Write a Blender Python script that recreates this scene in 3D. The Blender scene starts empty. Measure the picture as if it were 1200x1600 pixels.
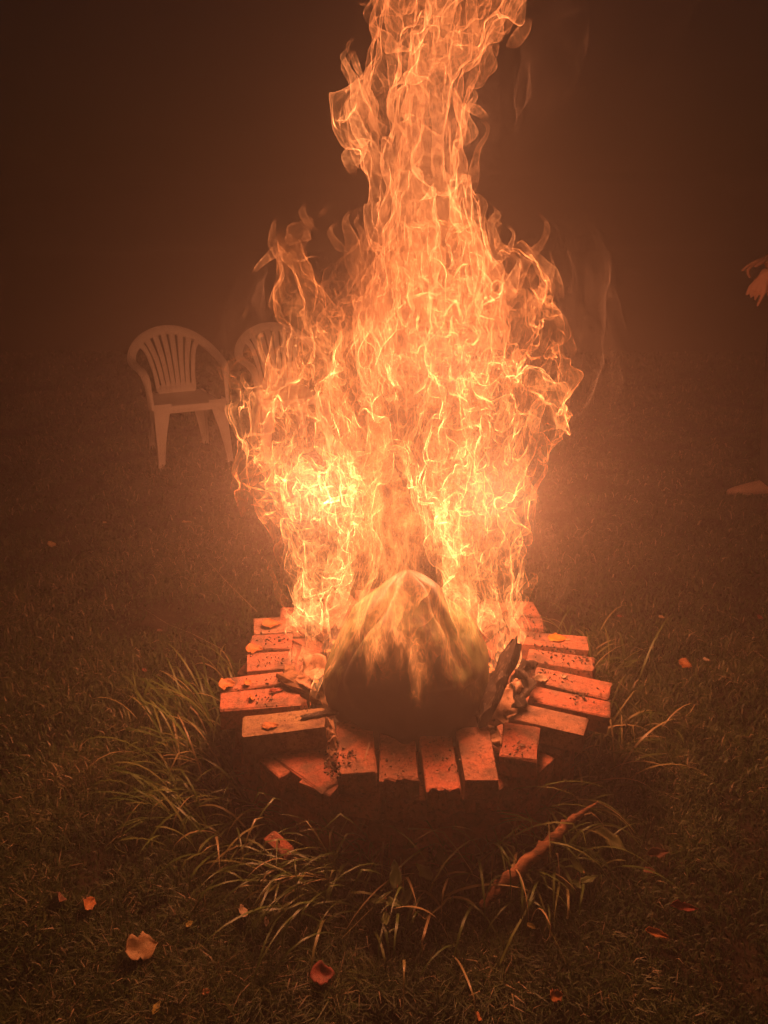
import bpy, bmesh, math, random
import numpy as np
from mathutils import Vector, Matrix, Euler

# ---------------------------------------------------------------- camera, world, light
scene = bpy.context.scene
CAM_H, PITCH, FPX = 1.55, math.radians(21.0), 1200.0      # phone held at 1.55 m, tilted 21 deg down
cam_data = bpy.data.cameras.new("camera")
cam_data.sensor_fit = 'VERTICAL'
cam_data.sensor_height = 24.0
cam_data.lens = 24.0 * FPX / 1600.0
cam_data.clip_start = 0.05
cam_data.clip_end = 300.0
cam = bpy.data.objects.new("camera", cam_data)
scene.collection.objects.link(cam)
cam.location = (0, 0, CAM_H)
cam.rotation_euler = (math.radians(90) - PITCH, 0, 0)
scene.camera = cam

world = bpy.data.worlds.new("World")
scene.world = world
world.use_nodes = True
wn = world.node_tree.nodes
wl = world.node_tree.links
bg = wn.get("Background") or wn.new("ShaderNodeBackground")
sky = wn.new("ShaderNodeTexSky")
sky.sky_type = 'NISHITA'
sky.sun_disc = False
sky.sun_elevation = math.radians(3)
sky.sun_rotation = math.radians(200)
wl.new(sky.outputs[0], bg.inputs[0])
bg.inputs[1].default_value = 0.0012                        # night
wo = wn.get("World Output") or wn.new("ShaderNodeOutputWorld")
wl.new(bg.outputs[0], wo.inputs[0])

scene.view_settings.view_transform = 'Standard'
scene.view_settings.look = 'None'
scene.view_settings.exposure = 0.0
scene.view_settings.gamma = 1.0
scene.view_settings.use_curve_mapping = False
scene.render.engine = 'CYCLES'
scene.cycles.transparent_max_bounces = 96
scene.cycles.max_bounces = 3
scene.cycles.diffuse_bounces = 1
scene.cycles.glossy_bounces = 1
scene.cycles.transmission_bounces = 1
scene.cycles.volume_bounces = 0
scene.cycles.use_adaptive_sampling = True
scene.cycles.adaptive_threshold = 0.06
scene.cycles.adaptive_min_samples = 16
scene.cycles.use_denoising = True
scene.cycles.denoiser = 'OPENIMAGEDENOISE'

FIRE_COL = (1.0, 0.295, 0.115)
RC = Vector((0.065, 1.98, 0.0))                            # centre of the fire ring
TOPZ = 0.28                                                # top of the brick ring
def fire_lamp(x, y, z, power, radius):                     # the light the flames give off, inside the flames
    l = bpy.data.lights.new("firelight", 'POINT')
    l.energy = power
    l.color = FIRE_COL
    l.shadow_soft_size = radius
    o = bpy.data.objects.new("firelight", l)
    scene.collection.objects.link(o)
    o.location = (x, y, z)
fire_lamp(-0.20, 2.02, 0.84, 37, 0.12)
fire_lamp(0.30, 2.02, 0.82, 40, 0.12)
fire_lamp(0.18, 2.00, 1.20, 19, 0.14)
fire_lamp(0.14, 2.00, 1.75, 7, 0.14)

HAZE_DENSITY = 0.058
HAZE_COL = (0.95, 0.93, 0.93)

# ---------------------------------------------------------------- helpers
C = scene.collection
R = random.Random(7)
NR = np.random.RandomState(11)
SP, CP = math.sin(PITCH), math.cos(PITCH)

def ray(x, y):
    u, v = (x - 600) / FPX, (800 - y) / FPX
    return Vector((u, CP + v * SP, -SP + v * CP))
def on_z(x, y, z=0.0):                                      # photo pixel -> point at height z
    d = ray(x, y)
    t = (z - CAM_H) / d.z
    return Vector((d.x * t, d.y * t, z))
def on_y(x, y, Y):                                          # photo pixel -> point at distance Y
    d = ray(x, y)
    t = Y / d.y
    return Vector((d.x * t, Y, CAM_H + d.z * t))

def link(o, parent=None):
    C.objects.link(o)
    if parent is not None:
        o.parent = parent
    return o
def tag(o, label=None, cat=None, group=None, kind=None):
    if label: o['label'] = label
    if cat: o['category'] = cat
    if group: o['group'] = group
    if kind: o['kind'] = kind
    return o
def empty(name, loc=(0, 0, 0), rz=0.0):
    o = bpy.data.objects.new(name, None)
    o.empty_display_size = 0.1
    o.location = loc
    o.rotation_euler = (0, 0, rz)
    return link(o)
def bm_obj(name, bm, mat, parent=None, smooth=False):
    me = bpy.data.meshes.new(name)
    bm.normal_update()
    bm.to_mesh(me)
    bm.free()
    if smooth:
        me.polygons.foreach_set('use_smooth', [True] * len(me.polygons))
    if mat is not None:
        me.materials.append(mat)
    return link(bpy.data.objects.new(name, me), parent)
def np_mesh(name, verts, faces, mat, parent=None, smooth=False, attrs=None):
    """verts (n,3) float, faces (m,k) int with k = 3 or 4"""
    me = bpy.data.meshes.new(name)
    n, (m, k) = len(verts), faces.shape
    me.vertices.add(n)
    me.vertices.foreach_set('co', np.ascontiguousarray(verts, dtype=np.float32).ravel())
    me.loops.add(m * k)
    me.loops.foreach_set('vertex_index', faces.astype(np.int32).ravel())
    me.polygons.add(m)
    me.polygons.foreach_set('loop_start', np.arange(0, m * k, k, dtype=np.int32))
    me.polygons.foreach_set('loop_total', np.full(m, k, dtype=np.int32))
    if smooth:
        me.polygons.foreach_set('use_smooth', np.ones(m, dtype=bool))
    me.update(calc_edges=True)
    for an, (typ, arr) in (attrs or {}).items():
        a = me.attributes.new(an, typ, 'POINT')
        a.data.foreach_set('vector' if typ == 'FLOAT_VECTOR' else 'value',
                           np.ascontiguousarray(arr, dtype=np.float32).ravel())
    if mat is not None:
        me.materials.append(mat)
    return link(bpy.data.objects.new(name, me), parent)

LAT = NR.uniform(-1, 1, (32, 32, 32, 3)).astype(np.float32)
def vnoise(P, seed=0):                                      # smooth vector noise, about -1..1
    P = P + np.array([seed * 7.31, seed * 3.77, seed * 5.13])
    i = np.floor(P).astype(np.int64)
    f = (P - i)
    f = f * f * f * (f * (f * 6 - 15) + 10)
    i &= 31
    j = (i + 1) & 31
    x0, y0, z0 = i[:, 0], i[:, 1], i[:, 2]
    x1, y1, z1 = j[:, 0], j[:, 1], j[:, 2]
    fx, fy, fz = f[:, 0:1], f[:, 1:2], f[:, 2:3]
    a = LAT[x0, y0, z0] * (1 - fx) + LAT[x1, y0, z0] * fx
    b = LAT[x0, y1, z0] * (1 - fx) + LAT[x1, y1, z0] * fx
    c = LAT[x0, y0, z1] * (1 - fx) + LAT[x1, y0, z1] * fx
    d = LAT[x0, y1, z1] * (1 - fx) + LAT[x1, y1, z1] * fx
    return (a * (1 - fy) + b * fy) * (1 - fz) + (c * (1 - fy) + d * fy) * fz

# ---------------------------------------------------------------- materials
class NT:
    def __init__(self, name):
        self.m = bpy.data.materials.new(name)
        self.m.use_nodes = True
        self.n = self.m.node_tree.nodes
        self.l = self.m.node_tree.links
        self.out = next(x for x in self.n if x.type == 'OUTPUT_MATERIAL')
        self.bsdf = next(x for x in self.n if x.type == 'BSDF_PRINCIPLED')
    def new(self, t, **kw):
        x = self.n.new(t)
        for k, v in kw.items():
            setattr(x, k, v)
        return x
    def lk(self, a, b): self.l.new(a, b)
    def val(self, s, v):
        s.default_value = v
    def math(self, op, a, b=None, clamp=False):
        x = self.new('ShaderNodeMath', operation=op, use_clamp=clamp)
        for i, q in enumerate((a, b)):
            if q is None: continue
            if isinstance(q, (int, float)): x.inputs[i].default_value = q
            else: self.lk(q, x.inputs[i])
        return x.outputs[0]
    def noise(self, scale, detail=4, rough=0.55, vec=None, dist=0.0):
        x = self.new('ShaderNodeTexNoise')
        x.inputs['Scale'].default_value = scale
        x.inputs['Detail'].default_value = detail
        x.inputs['Roughness'].default_value = rough
        x.inputs['Distortion'].default_value = dist
        if vec is not None: self.lk(vec, x.inputs['Vector'])
        return x.outputs['Fac']
    def ramp(self, fac, stops):
        x = self.new('ShaderNodeValToRGB')
        e = x.color_ramp.elements
        while len(e) < len(stops): e.new(0.5)
        for q, (p, c) in zip(e, stops):
            q.position = p
            q.color = (c[0], c[1], c[2], 1) if isinstance(c, (tuple, list)) else (c, c, c, 1)
        self.lk(fac, x.inputs[0])
        return x.outputs[0]
    def mix(self, fac, a, b, blend='MIX'):
        x = self.new('ShaderNodeMix', data_type='RGBA', blend_type=blend)
        for s, q in ((x.inputs[0], fac), (x.inputs[6], a), (x.inputs[7], b)):
            if isinstance(q, (int, float)): s.default_value = q
            elif isinstance(q, (tuple, list)): s.default_value = (*q, 1)
            else: self.lk(q, s)
        return x.outputs[2]
    def obj(self): return self.new('ShaderNodeTexCoord').outputs['Object']
    def rnd(self): return self.new('ShaderNodeObjectInfo').outputs['Random']
    def bump(self, h, strength=0.5, dist=0.01):
        x = self.new('ShaderNodeBump')
        x.inputs['Strength'].default_value = strength
        x.inputs['Distance'].default_value = dist
        self.lk(h, x.inputs['Height'])
        self.lk(x.outputs[0], self.bsdf.inputs['Normal'])
    def base(self, c, rough=0.85, spec=0.3):
        s = self.bsdf.inputs['Base Color']
        if isinstance(c, (tuple, list)): s.default_value = (*c, 1)
        else: self.lk(c, s)
        self.bsdf.inputs['Roughness'].default_value = rough
        self.bsdf.inputs['Specular IOR Level'].default_value = spec
        return self.m

def mat_brick(pale=False):
    t = NT('brick_pale' if pale else 'brick_red')
    geo = t.new('ShaderNodeNewGeometry').outputs['Position']
    n1 = t.noise(14, 5, 0.6, geo)
    n2 = t.noise(90, 4, 0.7, geo)
    n3 = t.noise(260, 2, 0.6, geo)
    per = t.ramp(t.rnd(), [(0, (0.28, 0.11, 0.075)), (0.3, (0.46, 0.18, 0.115)), (0.6, (0.40, 0.13, 0.085)), (0.85, (0.44, 0.22, 0.14)), (1, (0.36, 0.20, 0.13))] if not pale else [(0, (0.34, 0.24, 0.13)), (1, (0.32, 0.22, 0.12))])
    c = t.mix(t.ramp(n1, [(0.40, 0), (0.64, 0.9)]), per, (0.22, 0.135, 0.10))
    c = t.mix(t.ramp(n2, [(0.50, 0), (0.66, 0.75)]), c, (0.08, 0.045, 0.034))
    c = t.mix(t.ramp(n3, [(0.63, 0), (0.72, 0.8)]), c, (0.55, 0.42, 0.33))
    c = t.mix(t.ramp(t.noise(7, 3, 0.6, geo), [(0.53, 0), (0.72, 0.8)]), c, (0.07, 0.052, 0.042))
    h = t.math('ADD', t.math('MULTIPLY', n2, 0.7), t.math('MULTIPLY', n3, 0.3))
    t.bump(h, 0.9, 0.006)
    return t.base(c, 0.9, 0.2)
def mat_noise(name, c1, c2, scale=20, rough=0.85, spec=0.3, bump=0.3, bd=0.004, c3=None, stretch=None):
    t = NT(name)
    v = t.obj()
    if stretch:
        mp = t.new('ShaderNodeMapping')
        mp.inputs['Scale'].default_value = stretch
        t.lk(v, mp.inputs[0])
        v = mp.outputs[0]
    n = t.noise(scale, 6, 0.62, v)
    c = t.mix(t.ramp(n, [(0.35, 0), (0.65, 1)]), c1, c2)
    if c3:
        c = t.mix(t.ramp(t.noise(scale * 3.3, 3, 0.6, v), [(0.55, 0), (0.7, 1)]), c, c3)
    if bump: t.bump(n, bump, bd)
    return t.base(c, rough, spec)

M_BRICK = mat_brick()
M_BRICK_PALE = mat_brick(True)
M_PLASTIC = mat_noise('chair_plastic', (0.82, 0.80, 0.76), (0.72, 0.69, 0.63), 6, 0.45, 0.4, 0.05)
M_ASH = mat_noise('ash_grey', (0.10, 0.085, 0.075), (0.03, 0.025, 0.022), 30, 0.95, 0.1, 0.8, 0.02, (0.28, 0.25, 0.22))
M_CHAR = mat_noise('charred_wood', (0.012, 0.010, 0.009), (0.05, 0.035, 0.025), 40, 0.8, 0.3, 0.8, 0.006, (0.16, 0.13, 0.11), (1, 1, 0.2))
M_WOOD = mat_noise('scorched_wood', (0.30, 0.17, 0.09), (0.10, 0.055, 0.03), 30, 0.8, 0.3, 0.6, 0.004, (0.03, 0.02, 0.015), (0.15, 1, 1))
M_BARK = mat_noise('stripped_branch_wood', (0.42, 0.20, 0.10), (0.10, 0.05, 0.03), 45, 0.8, 0.3, 0.8, 0.004, (0.05, 0.03, 0.02), (0.2, 1, 1))
M_PAPER = mat_noise('burning_paper', (0.55, 0.36, 0.24), (0.30, 0.17, 0.10), 20, 0.9, 0.2, 0.4, 0.004, (0.06, 0.04, 0.03))
M_SOIL = mat_noise('soil', (0.045, 0.034, 0.022), (0.022, 0.017, 0.011), 9, 0.95, 0.1, 0.9, 0.03, (0.06, 0.06, 0.03))

def mat_blades(name, stops, rough=0.5):
    t = NT(name)
    a = t.new('ShaderNodeAttribute', attribute_name='tone').outputs['Fac']
    c = t.ramp(a, stops)
    t.base(c, rough, 0.35)
    tr = t.new('ShaderNodeBsdfTranslucent')
    t.lk(c, tr.inputs[0])
    mx = t.new('ShaderNodeMixShader')
    mx.inputs[0].default_value = 0.22
    t.lk(t.bsdf.outputs[0], mx.inputs[1])
    t.lk(tr.outputs[0], mx.inputs[2])
    t.lk(mx.outputs[0], t.out.inputs[0])
    return t.m
M_LAWN = mat_blades('lawn_blades', [(0, (0.018, 0.034, 0.010)), (0.40, (0.045, 0.085, 0.020)), (0.68, (0.09, 0.115, 0.032)), (0.86, (0.14, 0.12, 0.055)), (1, (0.34, 0.27, 0.16))])
M_TUFT = mat_blades('long_blades', [(0, (0.045, 0.085, 0.02)), (0.5, (0.10, 0.16, 0.035)), (0.8, (0.20, 0.21, 0.07)), (1, (0.42, 0.32, 0.17))], 0.4)
M_LEAFGREEN = mat_blades('weed_leaf', [(0, (0.06, 0.11, 0.03)), (1, (0.13, 0.18, 0.05))], 0.45)

def mat_leaf(name, c1, c2, c3):
    t = NT(name)
    v = t.obj()
    n = t.noise(60, 4, 0.6, v)
    c = t.mix(t.ramp(n, [(0.38, 0), (0.62, 1)]), c1, c2)
    c = t.mix(t.ramp(t.noise(180, 3, 0.6, v), [(0.58, 0), (0.68, 0.8)]), c, c3)
    t.bump(n, 0.5, 0.003)
    return t.base(c, 0.6, 0.35)
LEAFM = {
    'tan': mat_leaf('dry_leaf_tan', (0.409, 0.288, 0.144), (0.317, 0.194, 0.086), (0.132, 0.072, 0.036)),
    'red': mat_leaf('dry_leaf_red', (0.297, 0.079, 0.050), (0.185, 0.043, 0.032), (0.066, 0.022, 0.014)),
    'orange': mat_leaf('dry_leaf_orange', (0.409, 0.173, 0.050), (0.297, 0.108, 0.036), (0.132, 0.050, 0.022)),
    'pale': mat_leaf('dry_leaf_pale', (0.475, 0.374, 0.259), (0.383, 0.274, 0.173), (0.198, 0.115, 0.065)),
    'brown': mat_leaf('dry_leaf_brown', (0.185, 0.094, 0.058), (0.106, 0.054, 0.036), (0.046, 0.022, 0.014)),
    'yellow': mat_leaf('dry_leaf_yellow', (0.330, 0.274, 0.065), (0.224, 0.180, 0.043), (0.079, 0.058, 0.022)),
    'green': mat_leaf('dry_leaf_green', (0.132, 0.158, 0.043), (0.073, 0.101, 0.029), (0.277, 0.238, 0.094)),
    'bright': mat_leaf('dry_leaf_bright_orange', (0.627, 0.238, 0.022), (0.561, 0.173, 0.014), (0.462, 0.130, 0.014)),
}

# ---------------------------------------------------------------- setting: ground, haze
def build_ground():
    xs = np.concatenate([np.linspace(-40, -4, 10)[:-1], np.linspace(-4, 4, 90), np.linspace(4, 40, 10)[1:]])
    ys = np.concatenate([np.linspace(-40, 0.2, 8)[:-1], np.linspace(0.2, 8, 90), np.linspace(8, 40, 10)[1:]])
    X, Y = np.meshgrid(xs, ys)
    P = np.stack([X.ravel(), Y.ravel(), np.zeros(X.size)], 1)
    inner = (np.abs(P[:, 0]) < 4) & (P[:, 1] > 0.2) & (P[:, 1] < 8)
    P[:, 2] = np.where(inner, vnoise(P * 2.3, 3)[:, 0] * 0.012 + vnoise(P * 9, 4)[:, 0] * 0.006 - 0.012, -0.012)
    nx, ny = len(xs), len(ys)
    i = np.arange((nx - 1) * (ny - 1))
    r, c = i // (nx - 1), i % (nx - 1)
    a = r * nx + c
    F = np.stack([a, a + 1, a + nx + 1, a + nx], 1)
    tag(np_mesh('ground', P, F, M_SOIL, smooth=True), kind='structure')
build_ground()

def build_haze():
    bm = bmesh.new()
    bmesh.ops.create_cube(bm, size=1.0)
    for v in bm.verts:
        v.co = Vector((v.co.x * 90, v.co.y * 90, -1.1 + (v.co.z + 0.5) * 4.3))
    t = NT('night_mist')
    t.n.remove(t.bsdf)
    pv = t.new('ShaderNodeVolumePrincipled')
    pv.inputs['Color'].default_value = (*HAZE_COL, 1)
    pv.inputs['Density'].default_value = HAZE_DENSITY
    pv.inputs['Anisotropy'].default_value = 0.70
    t.lk(pv.outputs[0], t.out.inputs['Volume'])
    o = bm_obj('haze', bm, t.m)
    tag(o, kind='stuff')
build_haze()

# ---------------------------------------------------------------- brick fire ring
def brick_mesh(L, W, H, seed, rough=0.0025, chip=0.0):
    rr = random.Random(seed)
    bm = bmesh.new()
    bmesh.ops.create_cube(bm, size=1.0)
    for v in bm.verts:
        v.co = Vector((v.co.x * L, v.co.y * W, (v.co.z - 0.5) * H))
    if chip:                                                # a broken end, uneven along its edge
        bmesh.ops.subdivide_edges(bm, edges=[e for e in bm.edges if abs((e.verts[0].co - e.verts[1].co).x) < 1e-6 and e.verts[0].co.x > 0 and abs((e.verts[0].co - e.verts[1].co).y) > 1e-4], cuts=4)
        for v in bm.verts:
            if v.co.x > L * 0.49:
                v.co.x -= rr.uniform(0, chip)
    bmesh.ops.bevel(bm, geom=list(bm.edges), offset=0.0035, segments=1, affect='EDGES', profile=0.5)
    for v in bm.verts:
        v.co += Vector((rr.uniform(-1, 1), rr.uniform(-1, 1), rr.uniform(-.5, .5))) * rough
    me = bpy.data.meshes.new('brick')
    bm.normal_update()
    bm.to_mesh(me)
    bm.free()
    me.materials.append(M_BRICK)
    return me

ring = tag(empty('brick_fire_ring', (RC.x, RC.y, 0)), 'round fire pit ring of loose red bricks laid like spokes in the grass', 'fire pit')
STD = [brick_mesh(0.213, 0.100, 0.062, s) for s in range(5)] + [brick_mesh(0.205, 0.100, 0.062, 9, chip=0.02)]
BRICKS = []
def put_brick(me, x, y, z, rz, tx=0.0, ty=0.0, label=None):
    o = bpy.data.objects.new('brick', me)
    link(o, ring)
    o.location = (x - RC.x, y - RC.y, z)
    o.rotation_euler = (tx, ty, rz)
    if label: o['label'] = label
    BRICKS.append((x, y, z, rz))
    return o
# lower courses: true circles of spoke-laid bricks
for course in range(3):
    zt = TOPZ - 0.070 * (3 - course)
    n = 24
    for k in range(n):
        a = 2 * math.pi * (k + 0.5 * (course % 2)) / n + R.uniform(-.02, .02)
        r = 0.424 - 0.045 * max(0, -math.sin(a)) + R.uniform(-.008, .008)
        put_brick(R.choice(STD), RC.x + r * math.cos(a), RC.y + r * math.sin(a), zt, a + R.uniform(-.03, .03), R.uniform(-.01, .01), R.uniform(-.01, .01))
# top course: one by one, from their corners in the photo (inner, outer, outer, inner)
TOP = [
    ((478, 948), (440, 950), (437, 972), (480, 972), 0, 0.0, None),
    ((455, 960), (394, 967), (399, 988), (457, 987), 0, 0.0, None),
    ((456, 989), (392, 992), (390, 1015), (457, 1013), 0, 0.0, 'brick with a crumbling edge'),
    ((453, 1016), (386, 1021), (384, 1050), (455, 1044), 0, 0.0, None),
    ((448, 1046), (343, 1062), (345, 1079), (466, 1068), 0, 0.0, None),
    ((472, 1070), (345, 1081), (341, 1112), (474, 1100), 0, 0.004, None),
    ((508, 1108), (380, 1116), (378, 1153), (510, 1137), 0, 0.008, 'pale orange brick with its dark side showing'),
    ((526, 1140), (526, 1210), (590, 1210), (583, 1140), 0, 0.0, None),
    ((592, 1150), (593, 1220), (657, 1222), (652, 1152), 0.014, -0.004, 'brick with a broken outer end'),
    ((655, 1160), (668, 1236), (721, 1237), (708, 1157), 0.012, 0.0, 'blackened wet looking brick with a broken end'),
    ((713, 1142), (724, 1221), (783, 1219), (768, 1138), 0, 0.004, None),
    ((786, 1128), (778, 1183), (841, 1186), (844, 1134), 0, 0.0, 'half brick laid in the gap'),
    ((797, 1093), (919, 1123), (911, 1149), (788, 1120), 0, 0.004, None),
    ((832, 1070), (957, 1095), (951, 1121), (828, 1094), 0, 0.0, None),
    ((838, 1040), (953, 1067), (953, 1092), (833, 1066), 0, 0.004, None),
    ((846, 1014), (939, 1028), (930, 1048), (838, 1036), 0.015, 0.0, 'brick with a rounded worn corner'),
    ((840, 986), (917, 992), (921, 1015), (842, 1009), 0, 0.0, None),
    ((797, 962), (845, 964), (852, 984), (798, 982), 0, 0.0, None),
    ((790, 940), (836, 938), (844, 962), (794, 962), 0, 0.003, None),
]
for q, (i1, o1, o2, i2, chip, dz, lab) in enumerate(TOP):
    z = TOPZ + dz
    p = [on_z(*c, z) for c in (i1, o1, o2, i2)]
    mi, mo = (p[0] + p[3]) / 2, (p[1] + p[2]) / 2
    ax = (mo - mi)
    L = ax.length
    ax.normalize()
    side = Vector((-ax.y, ax.x, 0))
    W = (abs((p[0] - p[3]).dot(side)) + abs((p[1] - p[2]).dot(side))) / 2
    if 0.15 < L < 0.215: 
        mi = mo - ax * 0.213
        L = 0.213
    L = min(L, 0.225)
    mid = mo - ax * (L / 2)
    W = min(max(W, 0.066), 0.106)
    BR_ME = brick_mesh(L, W - 0.004, 0.062, 40 + q, 0.0042, chip)
    put_brick(BR_ME, mid.x, mid.y, z, math.atan2(ax.y, ax.x), R.uniform(-.012, .012), R.uniform(-.012, .012), lab)
    if lab and 'pale' in lab:
        BR_ME.materials[0] = M_BRICK_PALE
# the back of the ring, behind the flames
for k in range(7):
    a = math.radians(52 + k * 12.7)
    put_brick(STD[k % 5], RC.x + .45 * math.cos(a), RC.y + .45 * math.sin(a), TOPZ + R.uniform(-.003, .003), a + R.uniform(-.05, .05))
# bricks a course lower that stick out from under the top course, front left
p = on_z(487, 1196, TOPZ - 0.066)
put_brick(brick_mesh(0.205, 0.098, 0.060, 77, 0.002, 0.012), p.x, p.y, TOPZ - 0.064, math.radians(-44), 0.01, 0.0, 'skewed brick poking out under its neighbour')
p = on_z(478, 1222, TOPZ - 0.134)
put_brick(brick_mesh(0.205, 0.098, 0.060, 78, 0.002, 0.012), p.x, p.y, TOPZ - 0.134, math.radians(-48), 0.0, 0.0)

# ash bed in the pit
def build_ash():
    n = 40
    P, F = [(0, 0, 0)], []
    ringn = 14
    for i in range(1, ringn + 1):
        for k in range(n):
            a = 2 * math.pi * k / n
            r = 0.335 * i / ringn
            P.append((r * math.cos(a), r * math.sin(a), 0))
    P = np.array(P, float)
    P[:, 2] = 0.12 + vnoise(P * 14, 8)[:, 0] * 0.02 + 0.02 * (1 - np.hypot(P[:, 0], P[:, 1]) / .335)
    F = []
    for k in range(n): F.append((0, 1 + k, 1 + (k + 1) % n, 0))
    F3 = np.array([(0, 1 + k, 1 + (k + 1) % n) for k in range(n)])
    tri = []
    for i in range(ringn - 1):
        for k in range(n):
            a, b = 1 + i * n + k, 1 + i * n + (k + 1) % n
            tri += [(a, a + n, b + n), (a, b + n, b)]
    F3 = np.vstack([F3, np.array(tri)])
    o = np_mesh('ash_bed', P, F3, M_ASH, ring, smooth=True)
    o['kind'] = 'stuff'
build_ash()

# ---------------------------------------------------------------- the pear-shaped vessel in the fire
VC = Vector((0.066, 1.862, 0.0))
def vessel_radius(z):
    zs = [0.13, 0.145, 0.18, 0.24, 0.30, 0.36, 0.42, 0.48, 0.53, 0.57, 0.605, 0.635, 0.655, 0.668, 0.672]
    rs = [0.06, 0.105, 0.162, 0.207, 0.227, 0.231, 0.222, 0.194, 0.158, 0.122, 0.088, 0.060, 0.038, 0.018, 0.001]
    return np.interp(z, zs, rs)
def mat_vessel():
    t = NT('sooty_green_glaze')
    v = t.obj()
    n = t.noise(9, 6, 0.6, v, 0.6)
    c = t.mix(t.ramp(n, [(0.35, 0), (0.65, 1)]), (0.095, 0.125, 0.048), (0.18, 0.19, 0.085))
    mp = t.new('ShaderNodeMapping')
    mp.inputs['Scale'].default_value = (1, 1, 0.22)
    t.lk(v, mp.inputs[0])
    s = t.noise(22, 5, 0.65, mp.outputs[0])
    c = t.mix(t.ramp(s, [(0.50, 0), (0.68, 0.85)]), c, (0.03, 0.028, 0.02))
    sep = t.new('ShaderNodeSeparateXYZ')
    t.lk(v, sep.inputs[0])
    # sooty coat on the belly with the hollow's shade painted in: highest in the middle of the front, ragged upper edge with runs
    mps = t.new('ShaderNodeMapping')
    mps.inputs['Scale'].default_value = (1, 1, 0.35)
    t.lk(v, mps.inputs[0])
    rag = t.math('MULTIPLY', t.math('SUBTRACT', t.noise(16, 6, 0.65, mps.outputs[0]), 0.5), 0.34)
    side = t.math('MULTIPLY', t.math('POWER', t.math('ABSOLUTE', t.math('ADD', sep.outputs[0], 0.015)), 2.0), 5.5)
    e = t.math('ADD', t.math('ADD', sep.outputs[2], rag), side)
    soot_shade = t.ramp(e, [(0.545, 1.0), (0.60, 0.0)])
    c = t.mix(soot_shade, c, (0.010, 0.008, 0.006))
    crown_dark = t.math('ADD', sep.outputs[2], t.math('MULTIPLY', t.math('SUBTRACT', t.noise(13, 5, 0.65, mps.outputs[0]), 0.5), 0.30))  # top painted darker to offset the strong light of the near lamps
    c = t.mix(t.ramp(crown_dark, [(0.56, 0.0), (0.63, 0.9)]), c, (0.022, 0.018, 0.012))
    c = t.mix(t.ramp(t.noise(70, 4, 0.7, v), [(0.60, 0), (0.70, 0.7)]), c, (0.05, 0.035, 0.02))
    t.bump(t.math('ADD', n, t.math('MULTIPLY', s, 0.5)), 0.35, 0.006)
    return t.base(c, 0.55, 0.4)
def build_vessel():
    root = tag(empty('garden_pot', VC), 'big round-bellied green pot tapering upward, blackened below, engulfed in flames', 'pot')
    nz, na = 70, 96
    z = np.linspace(0.13, 0.672, nz)
    a = np.linspace(0, 2 * math.pi, na, endpoint=False)
    Z, A = np.meshgrid(z, a, indexing='ij')
    Rr = vessel_radius(Z)
    groove = 1 - 0.055 * np.exp(-((np.mod(A * 7 / (2 * math.pi) + 0.35, 1) - 0.5) / 0.09) ** 2) * np.clip((Z - 0.33) / 0.12, 0, 1)
    Rr = Rr * groove
    P = np.stack([(Rr * np.cos(A)).ravel(), (Rr * np.sin(A)).ravel(), Z.ravel()], 1)
    P[:, :2] += (vnoise(P * 7, 21)[:, :2] * 0.008)
    # dented, uneven wall; a deep crease on each shoulder
    P += vnoise(P * 11, 23) * 0.010 + vnoise(P * 30, 24) * 0.0035
    for ac, w, dp in ((math.radians(318), 0.11, 0.030), (math.radians(218), 0.10, 0.026)):
        cr = np.exp(-((A.ravel() - ac - 0.9 * (Z.ravel() - 0.55)) / w) ** 2) * np.clip((Z.ravel() - 0.44) / 0.06, 0, 1) * np.clip((0.65 - Z.ravel()) / 0.06, 0, 1)
        P[:, 0] -= np.cos(A.ravel()) * cr * dp
        P[:, 1] -= np.sin(A.ravel()) * cr * dp
    # the front of the belly is burnt in: a shallow hollow
    hol = np.exp(-((A.ravel() - math.radians(266)) / 0.62) ** 4) * np.exp(-((Z.ravel() - 0.31) / 0.13) ** 4)
    P[:, 1] += hol * 0.028
    # sagging front edge with a small pointed drip
    sag = np.exp(-((A.ravel() - math.radians(267)) / 0.13) ** 2) * np.exp(-((Z.ravel() - 0.255) / 0.028) ** 2)
    P[:, 1] -= sag * 0.030
    P[:, 2] += sag * 0.020
    i = np.arange((nz - 1) * na)
    r, c = i // na, i % na
    F = np.stack([r * na + c, r * na + (c + 1) % na, (r + 1) * na + (c + 1) % na, (r + 1) * na + c], 1)
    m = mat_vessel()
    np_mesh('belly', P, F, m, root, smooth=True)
build_vessel()

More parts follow.
